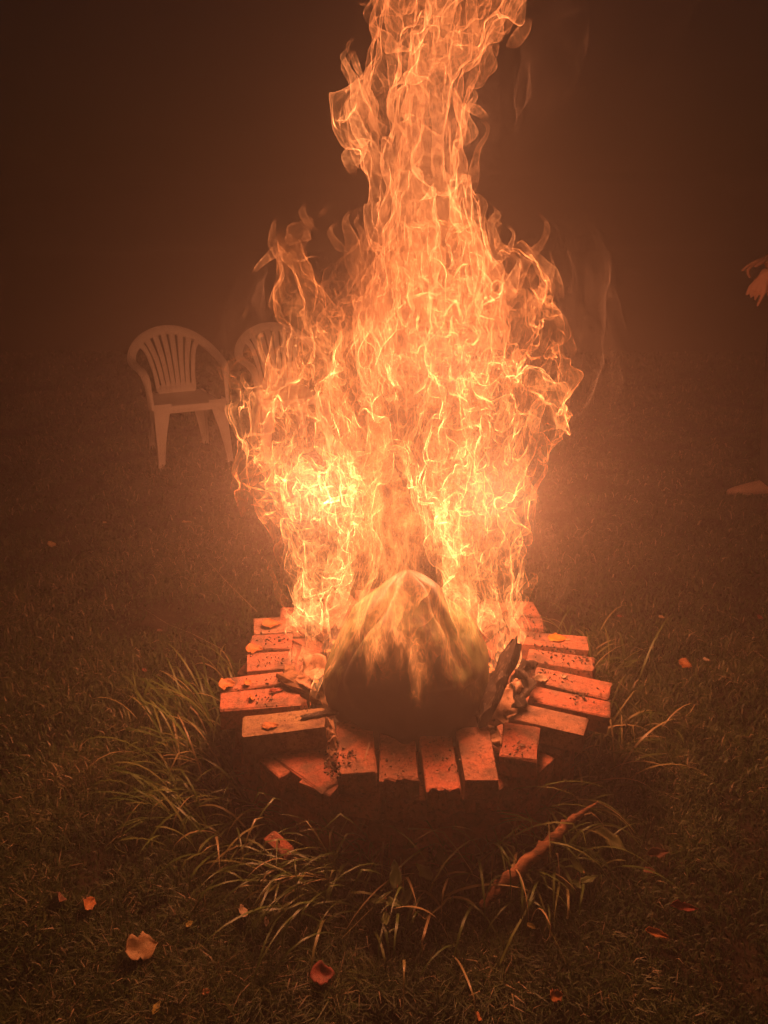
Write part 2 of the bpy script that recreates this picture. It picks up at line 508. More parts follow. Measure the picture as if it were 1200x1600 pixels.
# ---------------------------------------------------------------- flames
def mat_flame(name, k, invmin, holes, nscale, stretch, tint=(1.0, 0.19, 0.038), hot=(1.0, 0.34, 0.095), fil=0.0, hk=1.0):
    """thin glowing gas sheet: optically thin, so it glows more where it is seen edge on (longer path through it)"""
    t = NT(name)
    t.n.remove(t.bsdf)
    lw = t.new('ShaderNodeLayerWeight')
    lw.inputs[0].default_value = 0.5
    cosv = t.math('MAXIMUM', t.math('SUBTRACT', 1.0, lw.outputs['Facing']), invmin)
    inv = t.math('DIVIDE', 1.0, cosv)
    glow = t.new('ShaderNodeAttribute', attribute_name='glow').outputs['Fac']
    par = t.new('ShaderNodeAttribute', attribute_name='par').outputs['Vector']
    mp = t.new('ShaderNodeMapping')
    mp.inputs['Scale'].default_value = stretch
    t.lk(par, mp.inputs[0])
    n = t.noise(nscale, 3, 0.55, mp.outputs[0], 0.5)
    mask = t.ramp(n, [(holes, 0.0), (holes + 0.16, 1.0)])
    # fine brighter folds
    n2 = t.noise(nscale * 2.2, 2, 0.5, mp.outputs[0], 1.4)
    rid = t.math('SUBTRACT', 1.0, t.math('ABSOLUTE', t.math('MULTIPLY', t.math('SUBTRACT', n2, 0.5), 9.0)), True)
    rid = t.math('POWER', rid, 3.0)
    f = t.math('ADD', t.math('MULTIPLY', rid, fil), 0.58)
    s = t.math('MULTIPLY', t.math('MULTIPLY', inv, mask), t.math('MULTIPLY', glow, f))
    s = t.math('MULTIPLY', s, k)
    col = t.mix(t.math('MULTIPLY', glow, 0.6 * hk, True), tint, hot)
    em = t.new('ShaderNodeEmission')
    t.lk(col, em.inputs[0])
    t.lk(s, em.inputs[1])
    tr = t.new('ShaderNodeBsdfTransparent')
    ad = t.new('ShaderNodeAddShader')
    t.lk(em.outputs[0], ad.inputs[0])
    t.lk(tr.outputs[0], ad.inputs[1])
    t.lk(ad.outputs[0], t.out.inputs[0])
    t.m.cycles.emission_sampling = 'NONE'
    return t.m
M_FLAME = mat_flame('flame_body', 0.094, 0.06, 0.41, 1.0, (1.0, 1.0, 1.0), fil=3.4)
M_FLAME_TOP = mat_flame('flame_column', 0.090, 0.12, 0.30, 1.3, (1.0, 1.0, 1.0), tint=(1.0, 0.205, 0.05), hot=(1.0, 0.28, 0.08), fil=1.7)
M_VEIL = mat_flame('flame_veil', 0.42, 0.40, 0.46, 1.0, (1.0, 1.0, 1.0), tint=(1.0, 0.24, 0.05), hot=(1.0, 0.27, 0.07), fil=1.4)

FY = 1.98
fire = tag(empty('bonfire_flames', (RC.x, RC.y, 0.15)), 'tall roaring orange flames rising from the brick fire pit', 'fire')

def spine(pts, n):
    """pts: (x px, y px, radius px, dY) up the flame; returns centres, radii in metres"""
    W = []
    for (x, y, r, dy) in pts:
        c = on_y(x, y, FY + dy)
        e = on_y(x + r, y, FY + dy)
        W.append((c.x, c.y, c.z, e.x - c.x))
    W = np.array(W)
    d = np.r_[0, np.cumsum(np.linalg.norm(np.diff(W[:, :3], axis=0), axis=1))]
    t = np.linspace(0, d[-1], n)
    # Catmull-like smooth interpolation
    out = []
    for k in range(4):
        m = np.gradient(W[:, k], d)
        i = np.clip(np.searchsorted(d, t) - 1, 0, len(d) - 2)
        h = d[i + 1] - d[i]
        s = (t - d[i]) / h
        out.append((2 * s**3 - 3 * s**2 + 1) * W[i, k] + (s**3 - 2 * s**2 + s) * h * m[i] + (-2 * s**3 + 3 * s**2) * W[i + 1, k] + (s**3 - s**2) * h * m[i + 1])
    return np.array(out).T, d[-1]

def flame_tube(pts, scale, seed, mat, res=0.0046, amp=(0.085, 0.055, 0.034, 0.016), lam=(0.32, 0.14, 0.068, 0.034), glow=1.0, depth=0.8, fade0=0.10, fade1=0.25, heat=None, zs=0.5, name='flame_tongue'):
    _, L = spine(pts, 8)
    n = max(12, int(L / (res * 1.25)))
    S, L = spine(pts, n)
    rm = S[:, 3].mean() * scale
    na = max(24, int(2 * math.pi * rm / res))
    a = np.linspace(0, 2 * math.pi, na, endpoint=False)
    s = np.linspace(0, 1, n)
    SS, A = np.meshgrid(s, a, indexing='ij')
    rad = np.maximum(S[:, 3], 0.004)[:, None] * scale
    P = np.stack([(S[:, 0:1] + rad * np.cos(A)).ravel(), (S[:, 1:2] + rad * depth * np.sin(A)).ravel(), (S[:, 2:3] + 0 * A).ravel()], 1)
    base = P.copy()
    loc = np.repeat(np.clip(S[:, 3] / 0.14, 0.25, 1.25), na)[:, None]
    for A_, l_, q in zip(amp, lam, (0, 1, 2, 3)):
        Q = P / np.array([l_, l_, l_ / zs])
        D = vnoise(Q, seed * 3.1 + q * 11)
        D[:, 2] *= 1.3
        P = P + D * A_ * (loc if q == 0 else loc ** 0.5)
    f = np.clip(SS / fade0, 0, 1) * np.clip((1 - SS) / fade1, 0, 1)
    f = f.ravel() ** 0.8
    g = f * glow
    if heat is not None:
        hz = np.interp(P[:, 2], [h[0] for h in heat], [h[1] for h in heat])
        g = g * hz
    g = g * (0.75 + 0.9 * np.clip(vnoise(P * 5.0, 90 + seed % 3)[:, 1], -0.5, 1))
    par = np.stack([base[:, 0] / 0.075 + seed, base[:, 1] / 0.075, base[:, 2] / 0.16], 1)
    i = np.arange((n - 1) * na)
    r, c = i // na, i % na
    F = np.stack([r * na + c, r * na + (c + 1) % na, (r + 1) * na + (c + 1) % na, (r + 1) * na + c], 1)
    P = P - np.array([RC.x, RC.y, 0.15])
    return np_mesh(name, P, F, mat, fire, smooth=True, attrs={'glow': ('FLOAT', g), 'par': ('FLOAT_VECTOR', par)})

HEAT = [(0.3, 1.25), (0.9, 0.86), (1.2, 0.88), (1.5, 0.85), (2.4, 0.75)]
LEFT = [(488, 1030, 12, 0), (482, 985, 20, 0), (487, 930, 40, 0), (500, 860, 66, 0), (500, 790, 82, 0), (478, 710, 96, 0), (470, 640, 88, 0), (482, 570, 62, 0), (480, 500, 46, 0), (460, 440, 34, 0), (446, 385, 20, 0), (440, 355, 8, 0)]
RIGHT = [(790, 1045, 10, 0), (792, 1000, 18, 0), (775, 940, 36, 0), (755, 870, 58, 0), (742, 800, 84, 0), (735, 720, 98, 0), (742, 640, 104, 0), (748, 560, 108, 0), (735, 480, 104, 0), (712, 415, 84, 0), (692, 370, 48, 0), (680, 340, 20, 0)]
COLUMN = [(650, 640, 70, 0.05), (650, 540, 100, 0.05), (665, 450, 120, 0.05), (672, 370, 92, 0.05), (660, 300, 76, 0.05), (648, 230, 84, 0.05), (655, 160, 84, 0.05), (672, 95, 88, 0.05), (695, 30, 112, 0.05), (705, -40, 130, 0.05), (710, -130, 120, 0.05), (712, -230, 80, 0.05)]
MIDDLE = [(600, 790, 26, 0.10), (600, 740, 50, 0.10), (596, 680, 74, 0.06), (586, 610, 82, 0.04), (580, 540, 78, 0.04), (590, 470, 72, 0.04), (605, 410, 52, 0.04), (615, 360, 30, 0.04)]
SHOULDER = [(790, 700, 26, 0), (800, 630, 34, 0), (812, 560, 38, 0), (815, 490, 30, 0), (800, 430, 20, 0), (800, 380, 10, 0)]
for q, sc in enumerate((1.0, 0.82, 0.6, 0.38)):
    flame_tube(LEFT, sc, 3 + q, M_FLAME, heat=HEAT, zs=0.72, res=0.0042, amp=(0.075, 0.055, 0.038, 0.021), lam=(0.30, 0.14, 0.068, 0.032))
for q, sc in enumerate((1.0, 0.84, 0.62, 0.38)):
    flame_tube(RIGHT, sc, 13 + q, M_FLAME, heat=HEAT, zs=0.72, res=0.0042, amp=(0.075, 0.055, 0.038, 0.021), lam=(0.30, 0.14, 0.068, 0.032))
for q, sc in enumerate((1.0, 0.85, 0.66, 0.42)):
    flame_tube(COLUMN, sc, 23 + q, M_FLAME_TOP, heat=HEAT, zs=0.52, amp=(0.062, 0.05, 0.034, 0.018), lam=(0.28, 0.13, 0.06, 0.03))
for q, sc in enumerate((1.0, 0.75, 0.45)):
    flame_tube(MIDDLE, sc, 33 + q, M_FLAME, heat=HEAT, zs=0.7, glow=0.75)
INNER_LEFT = [(528, 1010, 10, -.34), (534, 960, 22, -.34), (548, 900, 34, -.30), (552, 840, 34, -.24), (556, 775, 36, -.14), (562, 700, 44, -.06), (566, 640, 36, 0)]
INNER_RIGHT = [(745, 1010, 10, -.34), (735, 960, 20, -.34), (714, 900, 30, -.30), (706, 840, 34, -.24), (698, 775, 40, -.14), (676, 700, 52, -.06), (676, 640, 36, 0)]
for q, sc in enumerate((1.1, 0.8, 0.5)):
    flame_tube(INNER_LEFT, sc, 153 + q, M_FLAME, heat=HEAT, zs=0.8, amp=(0.05, 0.045, 0.03, 0.016), glow=1.25, fade0=0.2)
    flame_tube(INNER_RIGHT, sc, 163 + q, M_FLAME, heat=HEAT, zs=0.8, amp=(0.05, 0.045, 0.03, 0.016), glow=1.25, fade0=0.2)
FRONT = [(606, 1045, 20, -.40), (600, 1000, 48, -.38), (606, 945, 66, -.36), (618, 890, 64, -.30), (618, 830, 58, -.24), (608, 770, 52, -.14), (598, 700, 44, -.04), (592, 640, 26, 0)]
for q, sc in enumerate((1.0, 0.7, 0.4)):
    flame_tube(FRONT, sc, 53 + q, M_VEIL, amp=(0.04, 0.035, 0.024, 0.012), glow=0.5, fade0=0.22)
flame_tube(SHOULDER, 1.0, 44, M_FLAME, heat=HEAT, glow=0.8)

# veil of thin flame licking over the pot
def build_veil(scale, seed, glow):
    nz, na = 110, 150
    z = np.linspace(0.34, 1.02, nz)
    a = np.linspace(math.radians(185), math.radians(355), na)
    Z, A = np.meshgrid(z, a, indexing='ij')
    Rr = np.maximum(np.interp(Z, [0.34, 0.42, 0.54, 0.66, 0.75, 1.02], [0.232, 0.22, 0.155, 0.10, 0.085, 0.10]), 0.075) + 0.022 * scale
    P = np.stack([(Rr * np.cos(A)).ravel() + VC.x, (Rr * np.sin(A)).ravel() + VC.y, Z.ravel()], 1)
    base = P.copy()
    for A_, l_, q in zip((0.022, 0.012), (0.12, 0.045), (0, 1)):
        D = vnoise(P / np.array([l_, l_, l_ * 2.4]), seed + q * 5)
        P = P + D * A_ * np.clip((P[:, 2:3] - 0.36) / 0.1, 0.2, 1)
    rag = 0.455 + 0.075 * vnoise(np.stack([A.ravel() * 5, A.ravel() * 0, A.ravel() * 0], 1), seed + 60)[:, 0]
    g = np.clip((Z.ravel() - rag) / 0.10, 0, 1) * np.clip((1.02 - Z.ravel()) / 0.25, 0, 1) * glow
    g *= np.interp(A.ravel(), [math.radians(q) for q in (185, 230, 262, 285, 320, 350)], [0.7, 1.15, 1.25, 0.7, 0.45, 0.5])
    g *= np.clip(np.minimum(A.ravel() - a[0], a[-1] - A.ravel()) / 0.4, 0, 1)
    par = np.stack([A.ravel() * 3.2 + seed, 0 * A.ravel(), Z.ravel() / 0.17], 1)
    i = np.arange((nz - 1) * (na - 1))
    r, c = i // (na - 1), i % (na - 1)
    F = np.stack([r * na + c, r * na + c + 1, (r + 1) * na + c + 1, (r + 1) * na + c], 1)
    np_mesh('flame_veil', P - np.array([RC.x, RC.y, 0.15]), F, M_VEIL, fire, smooth=True, attrs={'glow': ('FLOAT', g), 'par': ('FLOAT_VECTOR', par)})
build_veil(1.0, 5, 1.0)
build_veil(1.8, 9, 0.8)
build_veil(2.6, 14, 0.6)

# many small tongues along the outline and over the body, swept upward and out
def outline_tongues():
    rr = random.Random(77)
    src = [(LEFT, 26), (RIGHT, 30), (COLUMN, 34), (MIDDLE, 10), (SHOULDER, 8)]
    n = 0
    for pts, cnt in src:
        for _ in range(cnt):
            k = rr.uniform(1.0, len(pts) - 1.6)
            i, f = int(k), k - int(k)
            x = pts[i][0] * (1 - f) + pts[i + 1][0] * f
            y = pts[i][1] * (1 - f) + pts[i + 1][1] * f
            r = pts[i][2] * (1 - f) + pts[i + 1][2] * f
            sd = rr.choice((-1, 1))
            o = rr.uniform(0.55, 1.05)
            x0 = x + sd * r * o
            ln = rr.uniform(40, 105) * (0.7 + r / 200)
            out = sd * rr.uniform(-0.05, 0.55) * ln
            w = rr.uniform(5, 14)
            cz = rr.uniform(-12, 12)
            dy = rr.uniform(-0.10, 0.10)
            P = [(x0 - sd * 8, y + ln * .4, w * .5, dy), (x0 + out * .15 + cz, y, w, dy), (x0 + out * .55 - cz * .4, y - ln * .45, w * .7, dy), (x0 + out, y - ln * .85, w * .3, dy), (x0 + out * .9 - sd * 6, y - ln, w * .08, dy)]
            flame_tube(P, 1.0, 200 + n, M_FLAME if y > 500 else M_FLAME_TOP, res=0.0042, amp=(0.034, 0.024, 0.011), lam=(0.14, 0.06, 0.028), glow=rr.uniform(.8, 1.5), heat=HEAT, fade0=0.35, fade1=0.10, depth=0.7, name='flamelet')
            n += 1
outline_tongues()

# loose licks of flame torn off the edges: closed little curls and strands
def flamelet(pts, seed, glow=1.3, mat=None):
    return flame_tube(pts, 1.0, seed, mat or M_FLAME_TOP, res=0.003, amp=(0.012, 0.008, 0.004), lam=(0.10, 0.045, 0.02), glow=glow, fade0=0.3, fade1=0.4, depth=0.6, name='flamelet')
LICKS = [
    [(478, 318, 2, 0), (474, 335, 5, 0), (482, 350, 6, 0), (498, 362, 3, 0)],
    [(510, 318, 2, 0), (506, 330, 4, 0), (496, 342, 3, 0), (490, 346, 1, 0)],
    [(524, 178, 2, 0), (530, 188, 6, 0), (538, 178, 3, 0), (539, 168, 1, 0)],
    [(552, 74, 3, 0), (556, 95, 6, 0), (566, 115, 4, 0), (580, 130, 4, 0)],
    [(560, 2, 4, 0), (568, 6, 6, 0), (576, -4, 5, 0)],
    [(562, 225, 12, 0), (552, 245, 16, 0), (548, 262, 9, 0), (552, 276, 3, 0)],
    [(892, 515, 3, 0), (888, 530, 8, 0), (893, 548, 6, 0), (890, 562, 2, 0)],
    [(838, 690, 2, 0), (834, 660, 9, 0), (842, 630, 12, 0), (858, 610, 6, 0)],
    [(845, 788, 2, 0), (832, 772, 8, 0), (815, 750, 14, 0), (800, 725, 10, 0)],
    [(395, 425, 2, 0), (408, 412, 8, 0), (425, 398, 12, 0), (440, 380, 8, 0)],
    [(498, 405, 3, 0), (480, 402, 8, 0), (462, 405, 8, 0), (450, 400, 4, 0)],
    [(370, 745, 4, 0), (385, 742, 14, 0), (405, 725, 22, 0), (430, 700, 14, 0)],
    [(385, 765, 3, 0), (395, 758, 6, 0), (400, 745, 4, 0)],
    [(822, 905, 3, 0), (812, 912, 9, 0), (800, 925, 11, 0), (790, 945, 8, 0)],
    [(825, 385, 6, 0), (845, 410, 14, 0), (862, 440, 14, 0), (872, 470, 8, 0)],
    [(760, 185, 4, 0), (748, 175, 14, 0), (735, 165, 16, 0), (722, 160, 8, 0)],
    [(826, 30, 8, 0), (812, 55, 14, 0), (800, 72, 8, 0), (795, 76, 3, 0)],
    [(412, 825, 3, 0), (418, 812, 8, 0), (426, 800, 8, 0)],
]
for q, pts in enumerate(LICKS):
    flamelet(pts, 60 + q)
# low licks on the kindling, left and right
LOW = [
    [(455, 1048, 3, -.12), (454, 1030, 6, -.12), (458, 1014, 5, -.12), (455, 1005, 2, -.12)],
    [(468, 1050, 5, -.12), (474, 1036, 10, -.12), (480, 1018, 9, -.12), (476, 1000, 4, -.12)],
    [(488, 1098, 4, -.15), (494, 1078, 7, -.15), (500, 1060, 6, -.15), (496, 1046, 2, -.15)],
    [(510, 1108, 3, -.15), (504, 1094, 5, -.15), (498, 1080, 2, -.15)],
    [(783, 1062, 6, -.1), (790, 1040, 12, -.1), (786, 1015, 14, -.08), (792, 992, 6, -.06)],
    [(798, 1052, 5, -.1), (806, 1030, 9, -.1), (800, 1006, 10, -.08), (806, 985, 4, -.06)],
    [(765, 1110, 4, -.15), (775, 1090, 6, -.15), (788, 1072, 5, -.15), (792, 1056, 2, -.15)],
]
for q, pts in enumerate(LOW):
    flamelet(pts, 90 + q, 1.8, M_FLAME)

# ---------------------------------------------------------------- kindling, burning paper, ash crumbs
def slab(name, p0, p1, w, h, mat, seed, parent=None, roll=0.0, segs=8, jag=0.006):
    """rough split board from p0 to p1"""
    rr = random.Random(seed)
    ax = (p1 - p0).normalized()
    side = ax.cross(Vector((0, 0, 1))).normalized()
    up = side.cross(ax).normalized()
    rot = Matrix.Rotation(roll, 3, ax)
    side, up = rot @ side, rot @ up
    bm = bmesh.new()
    loops = []
    for k in range(segs + 1):
        t = k / segs
        c = p0.lerp(p1, t)
        ww = w * (0.85 + 0.15 * math.sin(t * 3 + seed)) * (0.6 if k in (0, segs) else 1)
        lp = []
        for (a, b) in ((-.5, -.5), (0, -.56), (.5, -.5), (.54, 0), (.5, .5), (0, .56), (-.5, .5), (-.54, 0)):
            lp.append(bm.verts.new(c + side * (a * ww) + up * (b * h) + Vector((rr.uniform(-jag, jag), rr.uniform(-jag, jag), rr.uniform(-jag, jag))) + ax * rr.uniform(-jag, jag) * (3 if k in (0, segs) else 1)))
        loops.append(lp)
    for k in range(segs):
        for j in range(8):
            bm.faces.new((loops[k][j], loops[k][(j + 1) % 8], loops[k + 1][(j + 1) % 8], loops[k + 1][j]))
    bm.faces.new(loops[0][::-1])
    bm.faces.new(loops[-1])
    return bm_obj(name, bm, mat, parent)
o = slab('kindling_board', on_z(440, 1050, TOPZ + .045), on_z(512, 1098, TOPZ - .03), 0.062, 0.028, M_WOOD, 3, roll=0.2)
tag(o, 'short split board burning on the left side of the brick ring', 'firewood', 'pieces of kindling in the fire')
o = slab('kindling_board', on_z(470, 1122, TOPZ + .014), on_z(530, 1112, TOPZ + 0.012), 0.018, 0.010, M_CHAR, 5, jag=0.002)
tag(o, 'thin charred stick lying across the pale left brick', 'stick', 'pieces of kindling in the fire')
pt = on_y(806, 1005, 1.80)
o = slab('kindling_board', on_z(748, 1128, TOPZ + .01), pt, 0.075, 0.022, M_CHAR, 8, roll=-0.5)
tag(o, 'dark charred board leaning against the right side of the pot', 'firewood', 'pieces of kindling in the fire')
o = slab('kindling_board', on_z(515, 1130, TOPZ + .02), on_z(522, 1178, TOPZ - .03), 0.030, 0.016, M_PAPER, 12, roll=0.9, jag=0.005)
tag(o, 'splintered pale wood scrap glowing between two front left bricks', 'wood scrap')
o = slab('kindling_board', on_z(768, 1132, TOPZ - .02), on_z(778, 1162, TOPZ + .004), 0.024, 0.010, M_PAPER, 13, roll=0.5, jag=0.003)
tag(o, 'small pale wood chip stuck in the gap beside the half brick', 'wood scrap')

def crumpled(name, corners, n, amp, seed, mat, label, cat, group=None):
    """crumpled sheet spanned by four points"""
    a, b, c, d = corners
    u = np.linspace(0, 1, n)
    U, V = np.meshgrid(u, u, indexing='ij')
    U, V = U.ravel()[:, None], V.ravel()[:, None]
    P = (1 - U) * (1 - V) * np.array(a) + U * (1 - V) * np.array(b) + U * V * np.array(c) + (1 - U) * V * np.array(d)
    P = P + vnoise(P * 22, seed) * amp + vnoise(P * 55, seed + 1) * amp * 0.5
    i = np.arange((n - 1) ** 2)
    r, cc = i // (n - 1), i % (n - 1)
    F = np.stack([r * n + cc, r * n + cc + 1, (r + 1) * n + cc + 1, (r + 1) * n + cc], 1)
    keep = vnoise(P[F].mean(1) * 30, seed + 4)[:, 0] < 0.55
    edge = (r < 2) | (r > n - 4) | (cc < 2) | (cc > n - 4)
    keep = keep | ~edge
    o = np_mesh(name, P, F[keep], mat)
    m = o.modifiers.new('thickness', 'SOLIDIFY')
    m.thickness = 0.0012
    tag(o, label, cat, group)
    return o
crumpled('burning_paper', (on_z(757, 1132, TOPZ + .01), on_z(800, 1120, TOPZ + .012), on_z(830, 1062, TOPZ + .05), on_z(785, 1060, TOPZ + .07)), 26, 0.016, 31, M_PAPER, 'crumpled paper glowing orange beside the leaning board', 'paper', 'burning paper in the fire pit')
crumpled('burning_paper', (on_z(800, 1108, TOPZ + .03), on_z(832, 1092, TOPZ + .03), on_z(836, 1030, TOPZ + .06), on_z(800, 1030, TOPZ + .09)), 26, 0.022, 35, M_CHAR, 'blackened burnt paper heaped on the right bricks', 'paper', 'burning paper in the fire pit')
crumpled('burning_paper', (on_z(460, 1068, TOPZ + .03), on_z(500, 1085, TOPZ + .03), on_z(505, 1030, TOPZ + .08), on_z(466, 1020, TOPZ + .06)), 20, 0.018, 41, M_PAPER, 'torn paper alight behind the short split board', 'paper', 'burning paper in the fire pit')

def debris(name, spots, label_parent, mat, n, size, seed, z=TOPZ):
    """crumbs scattered round pixel spots (x, y, rx, ry)"""
    rr = random.Random(seed)
    V, F = [], []
    for _ in range(n):
        sx, sy, rx, ry = rr.choice(spots)
        c = on_z(sx + rr.gauss(0, rx), sy + rr.gauss(0, ry), z + rr.uniform(0, 0.008))
        s = size * rr.uniform(0.4, 1.4)
        b = len(V)
        e = Euler((rr.uniform(0, 6), rr.uniform(0, 6), rr.uniform(0, 6))).to_matrix()
        for q in ((1.4, 0, 0), (-1.2, .2, 0), (0, .8, .1), (.1, -.9, 0), (0, .1, .6), (.1, 0, -.5)):
            V.append(tuple(c + e @ (Vector(q) * s * rr.uniform(.7, 1.3))))
        for f in ((0, 2, 4), (2, 1, 4), (1, 3, 4), (3, 0, 4), (2, 0, 5), (1, 2, 5), (3, 1, 5), (0, 3, 5)):
            F.append([b + q for q in f])
    o = np_mesh(name, np.array(V), np.array(F), mat)
    o['kind'] = 'stuff'
    return o
M_CRUMB = mat_noise('grey_ash_flake', (0.30, 0.22, 0.17), (0.10, 0.075, 0.06), 60, 0.95, 0.1, 0.2)
LSP = [(470, 1115, 16, 7), (455, 1118, 12, 6), (490, 1112, 10, 5), (415, 1092, 8, 4), (440, 1062, 22, 6), (430, 1000, 18, 6), (515, 1190, 8, 14), (540, 1180, 10, 8), (520, 1205, 6, 8), (420, 1030, 20, 8)]
RSP = [(850, 1012, 14, 7), (875, 1020, 16, 6), (845, 1052, 14, 8), (860, 1060, 14, 5), (900, 1030, 14, 5), (838, 985, 10, 8), (830, 965, 8, 8), (905, 1088, 8, 4), (810, 1110, 8, 5), (810, 1165, 12, 8), (690, 1190, 14, 14), (620, 1190, 16, 10), (930, 1090, 14, 14)]
debris('charcoal_crumbs', LSP + RSP[:8], None, M_CHAR, 260, 0.0042, 5)
debris('ash_flakes', LSP + RSP, None, M_CRUMB, 620, 0.0033, 6)
debris('brick_grit', [(q[0], q[1], 26, 12) for q in LSP + RSP], None, M_BRICK, 500, 0.0016, 8)

# ---------------------------------------------------------------- lawn
def build_lawn(n=250000):
    rs = np.random.RandomState(5)
    u = rs.rand(n * 2)
    Y = 0.75 * (9.5 / 0.75) ** u                            # more blades near, fewer far
    X = (rs.rand(n * 2) * 2 - 1) * (0.62 * Y + 0.35)
    P = np.stack([X, Y, 0 * X], 1)
    cl = vnoise(P * 3.1, 51)[:, 0]
    cl2 = vnoise(P * 11, 52)[:, 1]
    ok = (np.hypot(X - RC.x, Y - RC.y) > 0.53) & (rs.rand(n * 2) < 0.70 + 0.5 * cl + 0.35 * cl2)
    P, cl, cl2 = P[ok][:n], cl[ok][:n], cl2[ok][:n]
    m = len(P)
    Y = P[:, 1]
    h = (0.022 + 0.020 * rs.rand(m)) * (1 + 0.6 * cl + 0.5 * cl2) * (1 + 0.05 * Y)
    w = (0.0010 + 0.0007 * rs.rand(m)) * (0.6 + 0.55 * Y)
    az = rs.rand(m) * 2 * np.pi
    bend = rs.beta(2, 1.6, m) * 1.5                         # how far it flops
    d = np.stack([np.cos(az), np.sin(az), 0 * az], 1)
    s = np.stack([-np.sin(az + rs.randn(m) * .5), np.cos(az + rs.randn(m) * .5), 0 * az], 1)
    V = np.zeros((m, 5, 3))
    z0 = P.copy(); z0[:, 2] = -0.012
    hh = h[:, None]; b = bend[:, None]; ww = w[:, None]
    mid = z0 + d * hh * b * 0.35 + np.array([0, 0, 1]) * hh * 0.62
    tip = z0 + d * hh * b * 1.05 + np.array([0, 0, 1]) * hh * (1.05 - 0.42 * b)
    V[:, 0] = z0 - s * ww; V[:, 1] = z0 + s * ww
    V[:, 2] = mid - s * ww * .8; V[:, 3] = mid + s * ww * .8; V[:, 4] = tip
    i = np.arange(m)[:, None] * 5
    F = np.concatenate([i + np.array([[0, 1, 3]]), i + np.array([[0, 3, 2]]), i + np.array([[2, 3, 4]])], 0)
    tone = np.clip(0.35 + 0.30 * cl + 0.20 * cl2 + rs.randn(m) * 0.16 + (rs.rand(m) > 0.93) * 0.55, 0, 1)
    o = np_mesh('lawn_grass', V.reshape(-1, 3), F, M_LAWN, attrs={'tone': ('FLOAT', np.repeat(tone, 5))})
    o['kind'] = 'stuff'
build_lawn()

# ---------------------------------------------------------------- long grass round the ring
def blade_verts(root, az, length, width, droop, lean, segs=9, kink=0.0, rr=R):
    pts, p = [], Vector(root)
    el = math.radians(90) - lean
    h = az
    for k in range(segs + 1):
        pts.append(p.copy())
        st = length / segs
        p = p + Vector((math.cos(h) * math.cos(el), math.sin(h) * math.cos(el), math.sin(el))) * st
        el -= droop / segs * (0.5 + 1.4 * k / segs)
        if kink and k == int(segs * .6): el -= kink
        h += rr.uniform(-.05, .05)
        if p.z < 0.012: p.z = 0.012; el = max(el, 0.0)
    V = []
    for k, q in enumerate(pts):
        t = k / segs
        w = width * (0.7 + 0.5 * math.sin(min(t * 2.2, 1.57))) * (1 - t ** 2.2) + 0.0003
        s = Vector((-math.sin(h), math.cos(h), 0.25 * math.sin(6 * t)))
        V += [q - s * w / 2, q + s * w / 2]
    return V
def tuft(x, y, n, length, out_az, spread, label, seed, width=0.0058, dry=0.18, lean=0.6, droop=2.0, size=0.06, group='tufts of long grass round the brick ring', zz=0.0):
    n = int(n * 0.75)
    rr = random.Random(seed)
    c = on_z(x, y, 0.0)
    V, F, T = [], [], []
    for _ in range(n):
        az = out_az + rr.gauss(0, spread)
        L = length * rr.uniform(0.45, 1.15)
        rt = (rr.gauss(0, size), rr.gauss(0, size * .8), 0.0)
        b = len(V)
        bl = blade_verts(rt, az, L, width * rr.uniform(.55, 1.3), droop * rr.uniform(.5, 1.5), lean * rr.uniform(.4, 1.5), kink=rr.choice([0, 0, 0, 0.9, 1.4]), rr=rr)
        V += bl
        tn = 1.0 - rr.random() * .2 if rr.random() < dry else rr.uniform(0.05, 0.75)
        T += [tn] * len(bl)
        for k in range(len(bl) // 2 - 1):
            F.append((b + 2 * k, b + 2 * k + 1, b + 2 * k + 3, b + 2 * k + 2))
    o = np_mesh('grass_tuft', np.array([tuple(v) for v in V]), np.array(F), M_TUFT, smooth=True, attrs={'tone': ('FLOAT', np.array(T))})
    o.location = c
    tag(o, label, 'grass tuft', group)
    return o
D = math.radians
